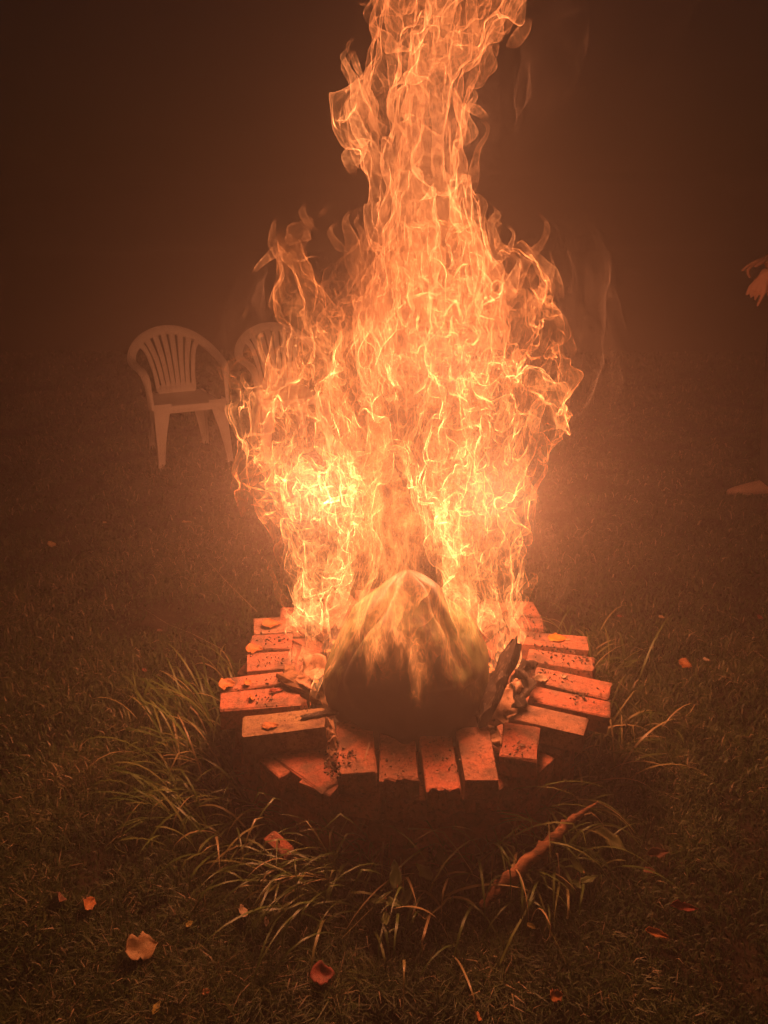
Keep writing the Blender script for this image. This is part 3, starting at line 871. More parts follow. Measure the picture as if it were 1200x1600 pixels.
TUFTS = [
    (372, 1075, 46, 0.26, 120, 0.9, 'curling grass tuft behind the left bricks, tallest at back left'),
    (330, 1130, 60, 0.30, 165, 0.8, 'bright green grass tuft at the left edge of the brick ring'),
    (300, 1200, 60, 0.32, 180, 0.7, 'wide spreading grass tuft left of the brick ring, blades reaching outward'),
    (300, 1270, 66, 0.30, 195, 0.8, 'dense arching grass tuft at lower left of the ring'),
    (355, 1330, 36, 0.24, 215, 0.7, 'dim grass tuft left of the fallen brick piece'),
    (395, 1240, 40, 0.24, 200, 0.9, 'shaded grass tuft under the pale left brick'),
    (560, 1380, 46, 0.34, 205, 0.45, 'long swept grass tuft in front of the ring, pointing down left'),
    (600, 1350, 36, 0.26, 230, 1.0, 'dark grass tuft at the foot of the front bricks'),
    (690, 1370, 22, 0.22, 300, 1.2, 'sparse grass tuft in the shadow between weeds and branch'),
    (830, 1380, 50, 0.28, 262, 0.5, 'grass tuft right of the fallen branch, blades hanging down'),
    (880, 1330, 34, 0.24, 300, 0.9, 'dark grass tuft beyond the branch tip'),
    (470, 1290, 40, 0.30, 230, 0.9, 'arching grass tuft in the shade at the front left foot of the ring'),
    (530, 1310, 34, 0.26, 260, 1.0, 'grass tuft at the front foot of the ring, left of the weeds'),
    (690, 1300, 34, 0.30, 280, 1.0, 'grass tuft right below the blackened brick'),
    (770, 1290, 36, 0.30, 300, 1.0, 'grass tuft at the front foot of the ring behind the branch'),
    (835, 1265, 40, 0.32, 330, 0.9, 'long leaning grass tuft below the half brick'),
    (600, 1290, 36, 0.40, 265, 1.3, 'tall loose grass tuft under the brick with the broken end'),
    (735, 1330, 36, 0.38, 290, 1.3, 'tall loose grass tuft between the front bricks and the branch'),
    (500, 1400, 40, 0.32, 215, 0.6, 'swept grass tuft near the front, left of the bent yellow blade'),
    (640, 1440, 30, 0.26, 240, 0.9, 'low grass tuft in front of the lobed weed'),
    (250, 1120, 30, 0.24, 170, 1.0, 'outermost low grass tuft on the left lawn'),
    (455, 1370, 34, 0.26, 220, 0.8, 'low grass tuft between the brick piece and the swept tuft'),
    (880, 1210, 44, 0.28, 80, 1.3, 'upright grass tuft under the right bricks'),
    (945, 1200, 40, 0.30, 60, 1.2, 'tall thin grass tuft beside the right end of the ring'),
    (940, 1060, 34, 0.27, 60, 1.2, 'fine grass tuft behind the right bricks'),
    (900, 1010, 20, 0.26, 90, 1.2, 'thin grass tuft at the back right of the ring, in the smoke'),
    (985, 1150, 18, 0.30, 320, 0.8, 'loose grass tuft spreading to the right of the ring'),
]
for q, (x, y, n, L, az, sp, lab) in enumerate(TUFTS):
    tuft(x, y, n, L, D(az), sp, lab, 100 + q)
# single long stems
def stem(pts, width, tone, label, seed, zs):
    P = [on_z(x, y, 0) for x, y in pts]
    W = []
    for (x, y), z in zip(pts, zs):
        W.append(on_z(x, y, z))
    V, F = [], []
    segs = 4
    fine = []
    for a, b in zip(W[:-1], W[1:]):
        for k in range(segs): fine.append(a.lerp(b, k / segs))
    fine.append(W[-1])
    for k, p in enumerate(fine):
        t = k / (len(fine) - 1)
        d = (fine[min(k + 1, len(fine) - 1)] - fine[max(k - 1, 0)]).normalized()
        s = d.cross(Vector((0, 0.5, 0.85))).normalized()
        w = width * (1 - 0.8 * t ** 3)
        V += [p - s * w / 2, p + s * w / 2]
        if k: F.append((2 * k - 2, 2 * k - 1, 2 * k + 1, 2 * k))
    o = np_mesh('long_grass', np.array([tuple(v) for v in V]), np.array(F), M_TUFT, smooth=True, attrs={'tone': ('FLOAT', np.full(len(V), tone))})
    tag(o, label, 'grass blade', 'single long grass blades near the fire')
stem([(402, 956), (360, 915), (320, 872)], 0.0030, 1.0, 'long straight pale stem sticking up at back left of the ring', 1, [0.24, 0.30, 0.36])
stem([(348, 1015), (300, 990), (262, 975), (226, 952)], 0.0032, 0.95, 'long dry stem reaching left over the lawn from the tufts', 2, [0.15, 0.16, 0.17, 0.17])
stem([(985, 1098), (1012, 1122), (1034, 1156), (1050, 1190)], 0.0075, 0.7, 'wide grass blade curving down right of the brick ring', 3, [0.16, 0.14, 0.09, 0.03])
stem([(985, 1160), (1000, 1185), (1005, 1225)], 0.0055, 0.5, 'short hooked grass blade right of the ring', 4, [0.12, 0.10, 0.02])
stem([(664, 1436), (690, 1415), (712, 1388)], 0.0080, 0.85, 'bent yellow grass blade lying in front of the ring', 5, [0.03, 0.05, 0.06])
stem([(664, 1436), (645, 1420), (628, 1405)], 0.0035, 1.0, 'thin pale stalk joining the bent yellow blade', 6, [0.03, 0.03, 0.03])
stem([(780, 1508), (800, 1462), (838, 1395)], 0.0075, 0.6, 'broad grass blade pointing at the camera below the branch', 7, [0.02, 0.06, 0.07])
stem([(535, 1465), (580, 1420), (655, 1355)], 0.0045, 0.85, 'long thin blade sweeping down left in front of the ring', 8, [0.02, 0.06, 0.10])
stem([(660, 1290), (700, 1272), (716, 1262), (770, 1235)], 0.0040, 0.85, 'thin twiggy stalk below the front bricks', 9, [0.05, 0.06, 0.07, 0.08])
stem([(648, 1255), (662, 1290), (664, 1280)], 0.0040, 0.9, 'short upright dry stalk below the front bricks', 10, [0.12, 0.06, 0.05])
stem([(603, 1255), (590, 1215), (570, 1185), (578, 1160)], 0.0030, 0.9, 'dry stalk leaning on the front of the ring', 11, [0.20, 0.26, 0.30, 0.31])
stem([(990, 1020), (1000, 1022), (1015, 1021)], 0.0030, 1.0, 'small bent straw on the lawn at right', 12, [0.05, 0.06, 0.05])

# weeds: broad leaves on stalks
def leaf_mesh(name, L, W, seed, curl=0.25, lobes=0, mat=None, thick=True):
    rr = random.Random(seed)
    n, m = 12, 6
    V, F = [], []
    ph = rr.uniform(0, 6)
    for i in range(n + 1):
        t = i / n
        w = W * (math.sin(math.pi * t ** 0.75) ** 0.8) * 0.5 + 0.0004
        if lobes:
            w *= 0.72 + 0.38 * abs(math.sin(t * math.pi * lobes + 0.4))
        w1, w2 = w * (1 + rr.uniform(-.28, .16)), w * (1 + rr.uniform(-.28, .16))
        for j in range(m + 1):
            s = j / m * 2 - 1
            ww = w1 if s < 0 else w2
            z = curl * L * (0.28 * abs(s) ** 1.5 * (w / W * 2) + 0.35 * (t - .5) ** 2) + 0.035 * L * math.sin(t * 7 + ph + s * 2.5)
            if abs(s) < .05: z -= 0.012 * L
            V.append((L * (t - .5), s * ww, z))
    for i in range(n):
        for j in range(m):
            a = i * (m + 1) + j
            F.append((a, a + 1, a + m + 2, a + m + 1))
    V = np.array(V)
    V[:, 2] -= V[:, 2].min() - 0.001
    o = np_mesh(name, V, np.array(F), mat, smooth=True)
    if thick:
        md = o.modifiers.new('thickness', 'SOLIDIFY')
        md.thickness = 0.0008
    return o
def weed(x, y, leaves, label, seed):
    rr = random.Random(seed)
    c = on_z(x, y, 0)
    root = tag(empty('weed_plant', c), label, 'weed', 'broad leaved weeds in front of the ring')
    for k, (dx, dy, z, L, W, rz) in enumerate(leaves):
        o = leaf_mesh('leaf', L, W, seed + k, 0.3, 3, M_LEAFGREEN)
        o.parent = root
        p = on_z(x + dx, y + dy, z) - c
        o.location = p
        o.rotation_euler = (rr.uniform(-.3, .3), rr.uniform(-.4, .1), D(rz))
        me = o.data
        a = me.attributes.new('tone', 'FLOAT', 'POINT')
        a.data.foreach_set('value', np.full(len(me.vertices), rr.uniform(0.1, 0.9), dtype=np.float32))
        bm = bmesh.new()
        e = p - Vector((math.cos(D(rz)), math.sin(D(rz)), 0)) * L * .5
        bl = [Vector((0, 0, 0)), Vector((e.x * .4, e.y * .4, e.z * .8)), e]
        for q, b in enumerate(bl): bl[q] = (bm.verts.new(b + Vector((.0014, 0, 0))), bm.verts.new(b - Vector((.0014, 0, 0))), bm.verts.new(b + Vector((0, .0014, .001))))
        for q in range(2):
            for j in range(3):
                bm.faces.new((bl[q][j], bl[q][(j + 1) % 3], bl[q + 1][(j + 1) % 3], bl[q + 1][j]))
        bm_obj('stalk', bm, M_BARK, root)
weed(632, 1360, [(-15, -75, .10, .065, .040, 70), (12, -40, .08, .05, .030, 20), (-14, 8, .09, .07, .034, 95), (30, 4, .08, .055, .034, 130), (58, -20, .07, .06, .030, 100), (4, 44, .05, .05, .026, 60)], 'lobed green weed in the shadow under the front bricks', 210)
weed(600, 1420, [(-10, -10, .06, .05, .024, 200), (18, -6, .07, .05, .022, 330), (4, 18, .05, .045, .02, 270)], 'small weed among the swept grass in front', 230)
weed(905, 1370, [(-6, -16, .06, .055, .026, 130), (16, 6, .05, .05, .022, 20), (-2, 14, .04, .04, .02, 280)], 'small dark weed right of the branch', 240)

# fallen leaves, one by one:  x, y, height, length px, width ratio, angle, kind, label, tilt
LEAVES = [
    (221, 1482, 0.030, 48, 0.85, 25, 'tan', 'largest tan curled leaf on the front left lawn', 0.35),
    (90, 1405, 0.030, 34, 0.45, 118, 'brown', 'narrow brown leaf standing on edge at far left', 0.9),
    (138, 1414, 0.030, 28, 0.65, 80, 'orange', 'small orange leaf next to the narrow brown leaf at far left', 0.7),
    (377, 1426, 0.030, 28, 0.55, 95, 'pale', 'pale striped leaf on the dark grass left of centre', 0.7),
    (414, 1443, 0.025, 24, 0.35, 100, 'pale', 'thin pale pink leaf right of the striped leaf', 0.6),
    (503, 1524, 0.030, 38, 0.75, 10, 'red', 'rounded red leaf with stalk near the bottom edge', 0.3),
    (322, 1551, 0.022, 14, 0.6, 30, 'orange', 'tiny orange leaf scrap near the bottom left', 0.3),
    (243, 1577, 0.022, 26, 0.35, 80, 'yellow', 'slim yellow leaf at the bottom edge, lower left', 0.4),
    (295, 1445, 0.022, 14, 0.5, 60, 'yellow', 'tiny yellow leaf between the tan leaf and the striped leaf', 0.4),
    (868, 1557, 0.025, 24, 0.7, 20, 'orange', 'folded orange red leaf at the bottom right of centre', 0.5),
    (745, 1590, 0.022, 20, 0.45, 90, 'orange', 'small orange leaf at the very bottom edge', 0.7),
    (1026, 1460, 0.025, 36, 0.32, -15, 'orange', 'slim bright orange leaf on the right lawn', 0.4),
    (1068, 1419, 0.025, 44, 0.28, 0, 'red', 'dull red leaf lying above the slim bright orange leaf', 0.4),
    (1026, 1335, 0.030, 40, 0.38, 18, 'brown', 'curled red brown leaf at right beyond the green leaf', 0.4),
    (1014, 1362, 0.022, 18, 0.6, 0, 'brown', 'small brown leaf under the curled red brown leaf', 0.2),
    (954, 1316, 0.055, 54, 0.38, -48, 'green', 'large spotted green leaf right of the branch tip', 0.2),
    (830, 1448, 0.030, 14, 0.5, -30, 'yellow', 'tiny yellow leaf right below the branch', 0.3),
    (1070, 1038, 0.025, 20, 0.75, -30, 'orange', 'orange leaf on the lawn right of the brick ring', 0.5),
    (1104, 1032, 0.020, 12, 0.5, -20, 'pale', 'pale scrap of leaf beside the orange lawn leaf', 0.3),
    (1187, 966, 0.020, 12, 0.7, 30, 'red', 'small reddish leaf at the far right of the lawn', 0.4),
    (968, 964, 0.020, 9, 0.6, 0, 'red', 'tiny red leaf on the lawn behind the right bricks', 0.3),
    (1033, 965, 0.020, 9, 0.6, 0, 'tan', 'tiny tan leaf on the lawn, far right middle', 0.3),
    (1063, 1185, 0.020, 12, 0.5, 0, 'tan', 'small tan leaf on the lawn by the wide curving blade', 0.3),
    (80, 851, 0.030, 16, 0.6, 60, 'tan', 'lone pale leaf on the distant lawn at left', 0.9),
    (164, 817, 0.020, 8, 0.5, 60, 'tan', 'tiny pale leaf on the hazy lawn left of the white chair', 0.4),
    (250, 986, 0.020, 9, 0.5, 20, 'brown', 'tiny brown leaf under the long dry stem', 0.3),
    (226, 1048, 0.020, 9, 0.5, -30, 'red', 'tiny red leaf on the left lawn', 0.3),
    (292, 817, 0.020, 14, 0.35, 10, 'tan', 'pale leaf on the ground below the right chair legs', 0.2),
    (424, 975, TOPZ + .012, 30, 0.6, 10, 'orange', 'crisp orange leaf on the back left brick', 0.15),
    (397, 1013, TOPZ + .012, 26, 0.75, 0, 'orange', 'round veined orange leaf on the edge of the left bricks', 0.2),
    (354, 1068, TOPZ + .014, 26, 0.8, 20, 'orange', 'crumpled red orange leaf on the left end of the ring', 0.3),
    (386, 1065, TOPZ + .012, 16, 0.6, 60, 'orange', 'small folded orange leaf between two left bricks', 0.5),
    (391, 1089, TOPZ + .014, 20, 0.5, 100, 'orange', 'upright curled orange leaf beside lumps of charcoal', 0.8),
    (432, 1078, TOPZ + .012, 24, 0.3, 25, 'red', 'thin twisted red leaf lying on the long left brick', 0.2),
    (422, 1132, TOPZ + .014, 25, 0.62, 5, 'orange', 'oval salmon coloured leaf on the pale left brick', 0.05),
    (871, 996, TOPZ + .006, 28, 0.8, 0, 'bright', 'bright orange oval leaf on the back right brick', 0.02),
    (887, 997, TOPZ + .006, 8, 0.8, 0, 'tan', 'tiny tan leaf touching the bright orange oval leaf', 0.2),
    (845, 1060, TOPZ + .012, 24, 0.6, 15, 'pale', 'pale crumpled leaf on the upper right bricks', 0.3),
    (880, 1055, TOPZ + .010, 12, 0.6, 60, 'pale', 'small pale leaf crumb on the upper right bricks', 0.3),
]
for q, (x, y, z, lpx, ratio, ang, kind, lab, tilt) in enumerate(LEAVES):
    c = on_z(x, y, z)
    L = (on_z(x + lpx / 2, y, z) - on_z(x - lpx / 2, y, z)).length
    flat = kind == 'bright' or 'oval' in lab
    o = leaf_mesh('fallen_leaf', L * 1.05, L * ratio * 1.15, 300 + q, 0.06 if flat else 0.5, 0 if (flat or q % 3) else 2, LEAFM[kind])
    o.location = (c.x, c.y, c.z - (0.006 if z > .2 else 0.0))
    o.rotation_euler = (tilt, tilt * .4, D(ang))
    grp = 'leaves fallen on the bricks' if z > .2 else 'leaves fallen on the lawn'
    tag(o, lab, 'leaf', grp)

# fallen branch and brick pieces in the grass
def branch(pts, rads, label, stub=None):
    V, F = [], []
    root = tag(empty('fallen_branch', pts[0]), label, 'branch')
    def tube(name, P, rd, parent, seed):
        rr = random.Random(seed)
        fine, rf = [], []
        for k in range(len(P) - 1):
            for j in range(6):
                fine.append(P[k].lerp(P[k + 1], j / 6) + Vector((rr.uniform(-1, 1), rr.uniform(-1, 1), rr.uniform(-1, 1))) * rd[k] * .30)
                rf.append(rd[k] + (rd[k + 1] - rd[k]) * j / 6)
        fine.append(P[-1]); rf.append(rd[-1])
        n = 10
        V, F = [], []
        for k, (p, r) in enumerate(zip(fine, rf)):
            d = (fine[min(k + 1, len(fine) - 1)] - fine[max(k - 1, 0)]).normalized()
            s = d.cross(Vector((0, 0, 1))).normalized()
            u = s.cross(d)
            for j in range(n):
                a = 2 * math.pi * j / n
                q = 1 + rr.uniform(-.22, .22)
                V.append(tuple(p + (s * math.cos(a) + u * math.sin(a)) * r * q - pts[0]))
            if k:
                b = (k - 1) * n
                for j in range(n): F.append((b + j, b + (j + 1) % n, b + n + (j + 1) % n, b + n + j))
        np_mesh(name, np.array(V), np.array(F), M_BARK, parent, smooth=True)
    tube('limb', pts, rads, root, 1)
    if stub: tube('stub', stub[0], stub[1], root, 2)
bp = [on_z(752, 1418, .05), on_z(775, 1390, .07), on_z(815, 1358, .10), on_z(855, 1320, .12), on_z(885, 1290, .135), on_z(906, 1272, .14), on_z(935, 1252, .145)]
branch(bp, [0.009, 0.016, 0.0155, 0.0145, 0.012, 0.007, 0.002], 'broken reddish branch with a short stub lying in front of the ring',
       ([bp[3].lerp(bp[2], .1), on_z(852, 1352, .05)], [0.008, 0.005]))
def loose_brick(x, y, z, L, W, H, rz, label, seed, ty=0.0):
    me = brick_mesh(L, W, H, seed, 0.004, 0.014)
    o = bpy.data.objects.new('brick_fragment', me)
    link(o)
    p = on_z(x, y, z)
    o.location = (p.x, p.y, z - H / 2 + .0)
    o.rotation_euler = (0.15, ty, D(rz))
    tag(o, label, 'brick', 'brick pieces lying in the grass')
loose_brick(437, 1306, 0.13, 0.082, 0.036, 0.060, -38, 'narrow broken brick piece lying in the grass, front left', 401, 0.25)

# ---------------------------------------------------------------- white plastic garden chairs
def sweep(name, path, wid, thk, mat, parent, normals=None, segs=5, lip=0.0):
    """flat moulded strip along a path; wid may vary; normals give the face direction"""
    n = len(path)
    P, Wd, Nn = [], [], []
    for k in range(n - 1):
        p0, p1, p2, p3 = path[max(k - 1, 0)], path[k], path[k + 1], path[min(k + 2, n - 1)]
        for j in range(segs):
            t = j / segs
            P.append(0.5 * ((2 * p1) + (p2 - p0) * t + (2 * p0 - 5 * p1 + 4 * p2 - p3) * t * t + (3 * p1 - p0 - 3 * p2 + p3) * t ** 3))
            Wd.append(wid[k] + (wid[k + 1] - wid[k]) * t)
            Nn.append(normals[k].lerp(normals[k + 1], t).normalized())
    P.append(path[-1]); Wd.append(wid[-1]); Nn.append(normals[-1])
    bm = bmesh.new()
    lo = []
    for k, (p, w, nn) in enumerate(zip(P, Wd, Nn)):
        d = (P[min(k + 1, len(P) - 1)] - P[max(k - 1, 0)]).normalized()
        s = d.cross(nn).normalized()
        u = s.cross(d).normalized()
        prof = [(-.5, -.2 - lip), (-.5, .3), (-.38, .5), (0, .62), (.38, .5), (.5, .3), (.5, -.2 - lip), (.40, -.35), (-.40, -.35)]
        lo.append([bm.verts.new(p + s * (a * w) + u * (b * thk)) for a, b in prof])
    m = len(lo[0])
    for k in range(len(lo) - 1):
        for j in range(m):
            bm.faces.new((lo[k][j], lo[k][(j + 1) % m], lo[k + 1][(j + 1) % m], lo[k + 1][j]))
    bm.faces.new(lo[0][::-1]); bm.faces.new(lo[-1])
    bmesh.ops.recalc_face_normals(bm, faces=bm.faces)
    o = bm_obj(name, bm, mat, parent, True)
    try:
        o.data.set_sharp_from_angle(angle=math.radians(50))
    except Exception:
        pass
    return o
V3 = Vector
def make_chair(label):
    root = tag(empty('garden_chair', (0, 0, 0)), label, 'chair', 'white plastic garden chairs on the lawn')
    # hoop: arm fronts, arms, over the top of the back
    half = [V3((-.262, -.235, .40)), V3((-.268, -.225, .52)), V3((-.275, -.205, .605)), V3((-.285, -.13, .642)), V3((-.298, .0, .655)), V3((-.298, .12, .675)), V3((-.262, .225, .725)), V3((-.185, .285, .785)), V3((-.09, .31, .822)), V3((0, .318, .832))]
    nh = [V3((-1, -.3, 0)), V3((-1, -.35, 0)), V3((-.6, -.8, .4)), V3((0, -.1, 1)), V3((0, 0, 1)), V3((.25, -.1, 1)), V3((.35, -.5, .9)), V3((.2, -.8, .75)), V3((.05, -.9, .6)), V3((0, -.9, .55))]
    wh = [.055, .048, .05, .052, .055, .058, .06, .062, .064, .066]
    mir = lambda v: V3((-v.x, v.y, v.z))
    path = half + [mir(v) for v in half[-2::-1]]
    nn = [v.normalized() for v in nh]
    nn = nn + [mir(v) for v in nn[-2::-1]]
    ww = wh + wh[-2::-1]
    sweep('arm_hoop', path, ww, .022, M_PLASTIC, root, nn, lip=.35)
    # back: six slats fanning out, solid foot
    for k in range(6):
        u = (k - 2.5) / 2.5
        pb = V3((u * .088, .165, .47)); pm = V3((u * .108, .215, .64)); pt = V3((u * .150, .300 - .018 * abs(u), .815 - .035 * u * u))
        sweep('slat', [pb, pm, pt], [.030, .032, .042], .012, M_PLASTIC, root, [V3((0, -1, .25)).normalized()] * 3)
    for sx in (-1, 1):
        sweep('back_edge', [V3((sx * .128, .155, .44)), V3((sx * .138, .185, .56)), V3((sx * .168, .235, .70)), V3((sx * .215, .262, .765))], [.03, .028, .032, .045], .016, M_PLASTIC, root, [V3((0, -1, .25)).normalized()] * 4, lip=.3)
    sweep('back_foot', [V3((-.135, .150, .448)), V3((0, .165, .452)), V3((.135, .150, .448))], [.06, .07, .06], .014, M_PLASTIC, root, [V3((0, -1, .5)).normalized()] * 3)
    # seat: dished panel with a rolled rim
    n = 16
    bm = bmesh.new()
    g = []
    for i in range(n + 1):
        row = []
        for j in range(n + 1):
            u, v = i / n * 2 - 1, j / n * 2 - 1
            w = .245 - .045 * (v + 1) / 2
            e = max(abs(u), abs(v))
            cr = 1 - 0.06 * (abs(u) * abs(v)) ** 3
            z = .425 - .018 * (1 - u * u) * (1 - v * v) - (.028 if e > .99 else 0) + .008 * v - (.02 * max(0, -v - .6) / .4)
            row.append(bm.verts.new((u * w * cr, -.03 + v * .215 * cr, z)))
        g.append(row)
    for i in range(n):
        for j in range(n):
            bm.faces.new((g[i][j], g[i + 1][j], g[i + 1][j + 1], g[i][j + 1]))
    o = bm_obj('seat', bm, M_PLASTIC, root, True)
    md = o.modifiers.new('thickness', 'SOLIDIFY'); md.thickness = .006
    # front apron arch
    sweep('apron', [V3((-.235, -.245, .37)), V3((-.17, -.25, .398)), V3((0, -.252, .402)), V3((.17, -.25, .398)), V3((.235, -.245, .37))], [.07, .034, .03, .034, .07], .012, M_PLASTIC, root, [V3((0, -1, .1)).normalized()] * 5)
    # legs: L section, tapering
    for sx, sy, top, foot in ((-1, -1, V3((-.248, -.238, .43)), V3((-.262, -.285, 0))), (1, -1, V3((.248, -.238, .43)), V3((.262, -.285, 0))), (-1, 1, V3((-.195, .165, .43)), V3((-.222, .275, 0))), (1, 1, V3((.195, .165, .43)), V3((.222, .275, 0)))):
        bm = bmesh.new()
        lo = []
        for k in range(9):
            t = k / 8
            c = top.lerp(foot, t)
            a = .080 * (1 - t) ** 1.5 + .042
            th = .007
            pr = [(0, 0), (-sx * a, 0), (-sx * a, -sy * th), (-sx * th, -sy * th), (-sx * th, -sy * a * .8), (0, -sy * a * .8)]
            lo.append([bm.verts.new(c + V3((x, y, 0))) for x, y in pr])
        for k in range(8):
            for j in range(6):
                bm.faces.new((lo[k][j], lo[k][(j + 1) % 6], lo[k + 1][(j + 1) % 6], lo[k + 1][j]))
        bm.faces.new(lo[0]); bm.faces.new(lo[-1])
        bmesh.ops.recalc_face_normals(bm, faces=bm.faces)
        bmesh.ops.bevel(bm, geom=[e for e in bm.edges if abs((e.verts[0].co - e.verts[1].co).z) > .01], offset=.0025, segments=1, affect='EDGES')
        bm_obj('leg', bm, M_PLASTIC, root)
    return root
def copy_tree(o, parent=None):
    c = o.copy()
    C.objects.link(c)
    c.parent = parent
    for ch in [k for k in C.objects if k.parent == o]:
        copy_tree(ch, c)
    return c
chair = make_chair('white plastic garden chair with slatted back, left one, fully visible in the haze')
f1, f2 = on_z(247, 738, 0), on_z(352, 730, 0)
CR = D(27)
ft = V3((-.262, -.285, 0))
ft.rotate(Euler((0, 0, CR)))
chair.location = f1 - ft
chair.rotation_euler = (0, 0, CR)
chair.scale = (.95, .95, .99)
ch2 = copy_tree(chair)
ch2['label'] = 'white plastic garden chair half hidden by smoke and the flames, right one'
ch2.location = chair.location + V3((0.68, 0.16, 0))
ch2.rotation_euler = (0, 0, D(24))

# ---------------------------------------------------------------- person at the right edge
def capsule_mesh(name, chains, mat, parent, voxel, smooth=True):
    """tapered tubes along joint chains, fused into one continuous skin by a voxel remesh"""
    bm = bmesh.new()
    for ch in chains:
        for k in range(len(ch) - 1):
            (p, r), (q, s) = ch[k], ch[k + 1]
            p, q = V3(p), V3(q)
            d = q - p
            m = Matrix.Translation((p + q) / 2) @ d.to_track_quat('Z', 'Y').to_matrix().to_4x4()
            bmesh.ops.create_cone(bm, cap_ends=True, segments=14, radius1=max(r, 1e-4), radius2=max(s, 1e-4), depth=d.length, matrix=m)
        for p, r in ch:
            bmesh.ops.create_icosphere(bm, subdivisions=2, radius=r, matrix=Matrix.Translation(V3(p)))
    o = bm_obj(name, bm, mat, parent, True)
    md = o.modifiers.new('skin', 'REMESH')
    md.mode = 'VOXEL'; md.voxel_size = voxel; md.use_smooth_shade = True
    sm = o.modifiers.new('smooth', 'SMOOTH'); sm.factor = .5; sm.iterations = 4
    return o
M_SKIN = mat_noise('skin', (0.55, 0.30, 0.21), (0.48, 0.25, 0.17), 12, 0.55, 0.35, 0.05)
M_JACKET = mat_noise('dark_jacket', (0.035, 0.025, 0.045), (0.022, 0.018, 0.03), 30, 0.9, 0.15, 0.4, 0.004)
M_TROUSERS = mat_noise('dark_trousers', (0.045, 0.028, 0.035), (0.03, 0.02, 0.026), 40, 0.9, 0.15, 0.4, 0.004)
M_SLEEVE = mat_noise('rust_cuff', (0.42, 0.15, 0.05), (0.30, 0.10, 0.035), 30, 0.9, 0.15, 0.4, 0.003)
M_SHOE = mat_noise('light_shoe', (0.55, 0.38, 0.30), (0.42, 0.28, 0.21), 20, 0.7, 0.3, 0.2)
M_HAIR = mat_noise('brown_hair', (0.05, 0.03, 0.02), (0.03, 0.018, 0.012), 60, 0.6, 0.3, 0.6, 0.004)
def make_person():
    # local frame: faces -X (towards the fire), stands on z = 0
    root = tag(empty('person', (2.20, 4.22, 0)), 'person in dark clothes at the right edge holding both hands out, light shoe showing', 'person')
    sk = []
    sk.append([((.02, 0, 1.44), .060), ((.0, 0, 1.52), .056)])                                     # neck
    sk.append([((.0, 0, 1.60), .092), ((-.012, 0, 1.655), .098)])                                   # skull
    sk.append([((-.035, 0, 1.555), .062), ((-.055, 0, 1.535), .040)])                               # jaw
    sk.append([((-.105, 0, 1.61), .010), ((-.122, 0, 1.585), .013)])                                # nose
    sk.append([((-.088, -.018, 1.555), .010), ((-.088, .018, 1.555), .010)])                        # lips
    for s in (-1, 1):
        sk.append([((.005, s * .092, 1.60), .016), ((.010, s * .094, 1.625), .018)])                # ears
    sk.append([((.03, 0, .98), .11), ((.03, 0, 1.15), .105), ((.03, 0, 1.32), .12), ((.03, 0, 1.42), .07)])
    for s, b in ((-1, .22), (1, .065)):
        sk.append([((.03, s * .09, .93), .085), ((.02 + b * .5, s * .10, .52), .052), ((.03 + b, s * .10, .09), .036), ((.0 + b, s * .10, .05), .035), ((-.12 + b, s * .10, .03), .028)])
    sk.append([((.03, -.17, 1.38), .05), ((-.05, -.21, 1.17), .038), ((-.275, -.17, 1.285), .027)])   # near arm
    sk.append([((.03, .17, 1.38), .05), ((.04, .22, 1.18), .038), ((-.13, .12, 1.345), .027)])      # far arm
    # near hand, hanging from a bent wrist, fingers down and curled
    def hand(w, dirv, side, curl):
        w, dirv, side = V3(w), V3(dirv).normalized(), V3(side).normalized()
        nrm = dirv.cross(side).normalized()
        palm = w + dirv * .085
        for q, off in enumerate((-.036, -.012, .012, .035)):
            curl_q = curl * (0.35, 1.5, 1.7, 1.2)[q]
            sk.append([(tuple(w), .020), (tuple(palm + side * off), .0115)])
            ln = (.068, .078, .072, .056)[q]
            p0 = palm + side * off
            d1 = (dirv + nrm * curl_q * .6).normalized()
            d2 = (dirv * (1 - .5 * min(curl_q, 1)) + nrm * curl_q * 1.5).normalized()
            p1 = p0 + d1 * ln * .5
            p2 = p1 + d2 * ln * .32
            p3 = p2 + (d2 + nrm * curl_q * .5 - dirv * curl_q * .6).normalized() * ln * .25
            sk.append([(tuple(p0), .0092), (tuple(p1), .0086), (tuple(p2), .0080), (tuple(p3), .0068)])
        t0 = w + dirv * .025 - side * .026
        t1 = t0 - side * .028 + dirv * .028 + nrm * .012
        t2 = t1 + dirv * .034 - side * .006 + nrm * .010
        sk.append([(tuple(t0), .015), (tuple(t1), .012), (tuple(t2), .0095)])
    hand((-.275, -.17, 1.285), (-.35, -.05, -.92), (-.85, .45, .25), .8)
    hand((-.13, .12, 1.345), (-.85, .0, -.30), (.3, .9, -.2), .6)
    capsule_mesh('body', sk, M_SKIN, root, .0042)
    jk = [[((.035, 0, .98), .135), ((.035, 0, 1.15), .125), ((.035, 0, 1.33), .14), ((.03, 0, 1.43), .085)],
          [((.03, -.10, 1.40), .075), ((.03, .10, 1.40), .075)],
          [((.035, -.07, .95), .12), ((.035, -.07, 1.30), .12)], [((.035, .07, .95), .12), ((.035, .07, 1.30), .12)],
          [((.03, -.17, 1.385), .068), ((-.05, -.21, 1.17), .055), ((-.215, -.182, 1.255), .042)],
          [((.03, .17, 1.385), .068), ((.04, .22, 1.18), .055), ((-.07, .156, 1.285), .042)]]
    capsule_mesh('jacket', jk, M_JACKET, root, .010)
    capsule_mesh('cuff', [[((-.215, -.182, 1.255), .040), ((-.245, -.176, 1.272), .034)]], M_SLEEVE, root, .006)
    capsule_mesh('cuff', [[((-.07, .156, 1.285), .041), ((-.12, .126, 1.335), .034)]], M_SLEEVE, root, .006)
    tr = [[((.035, -.07, .95), .12), ((.035, .07, .95), .12)]]
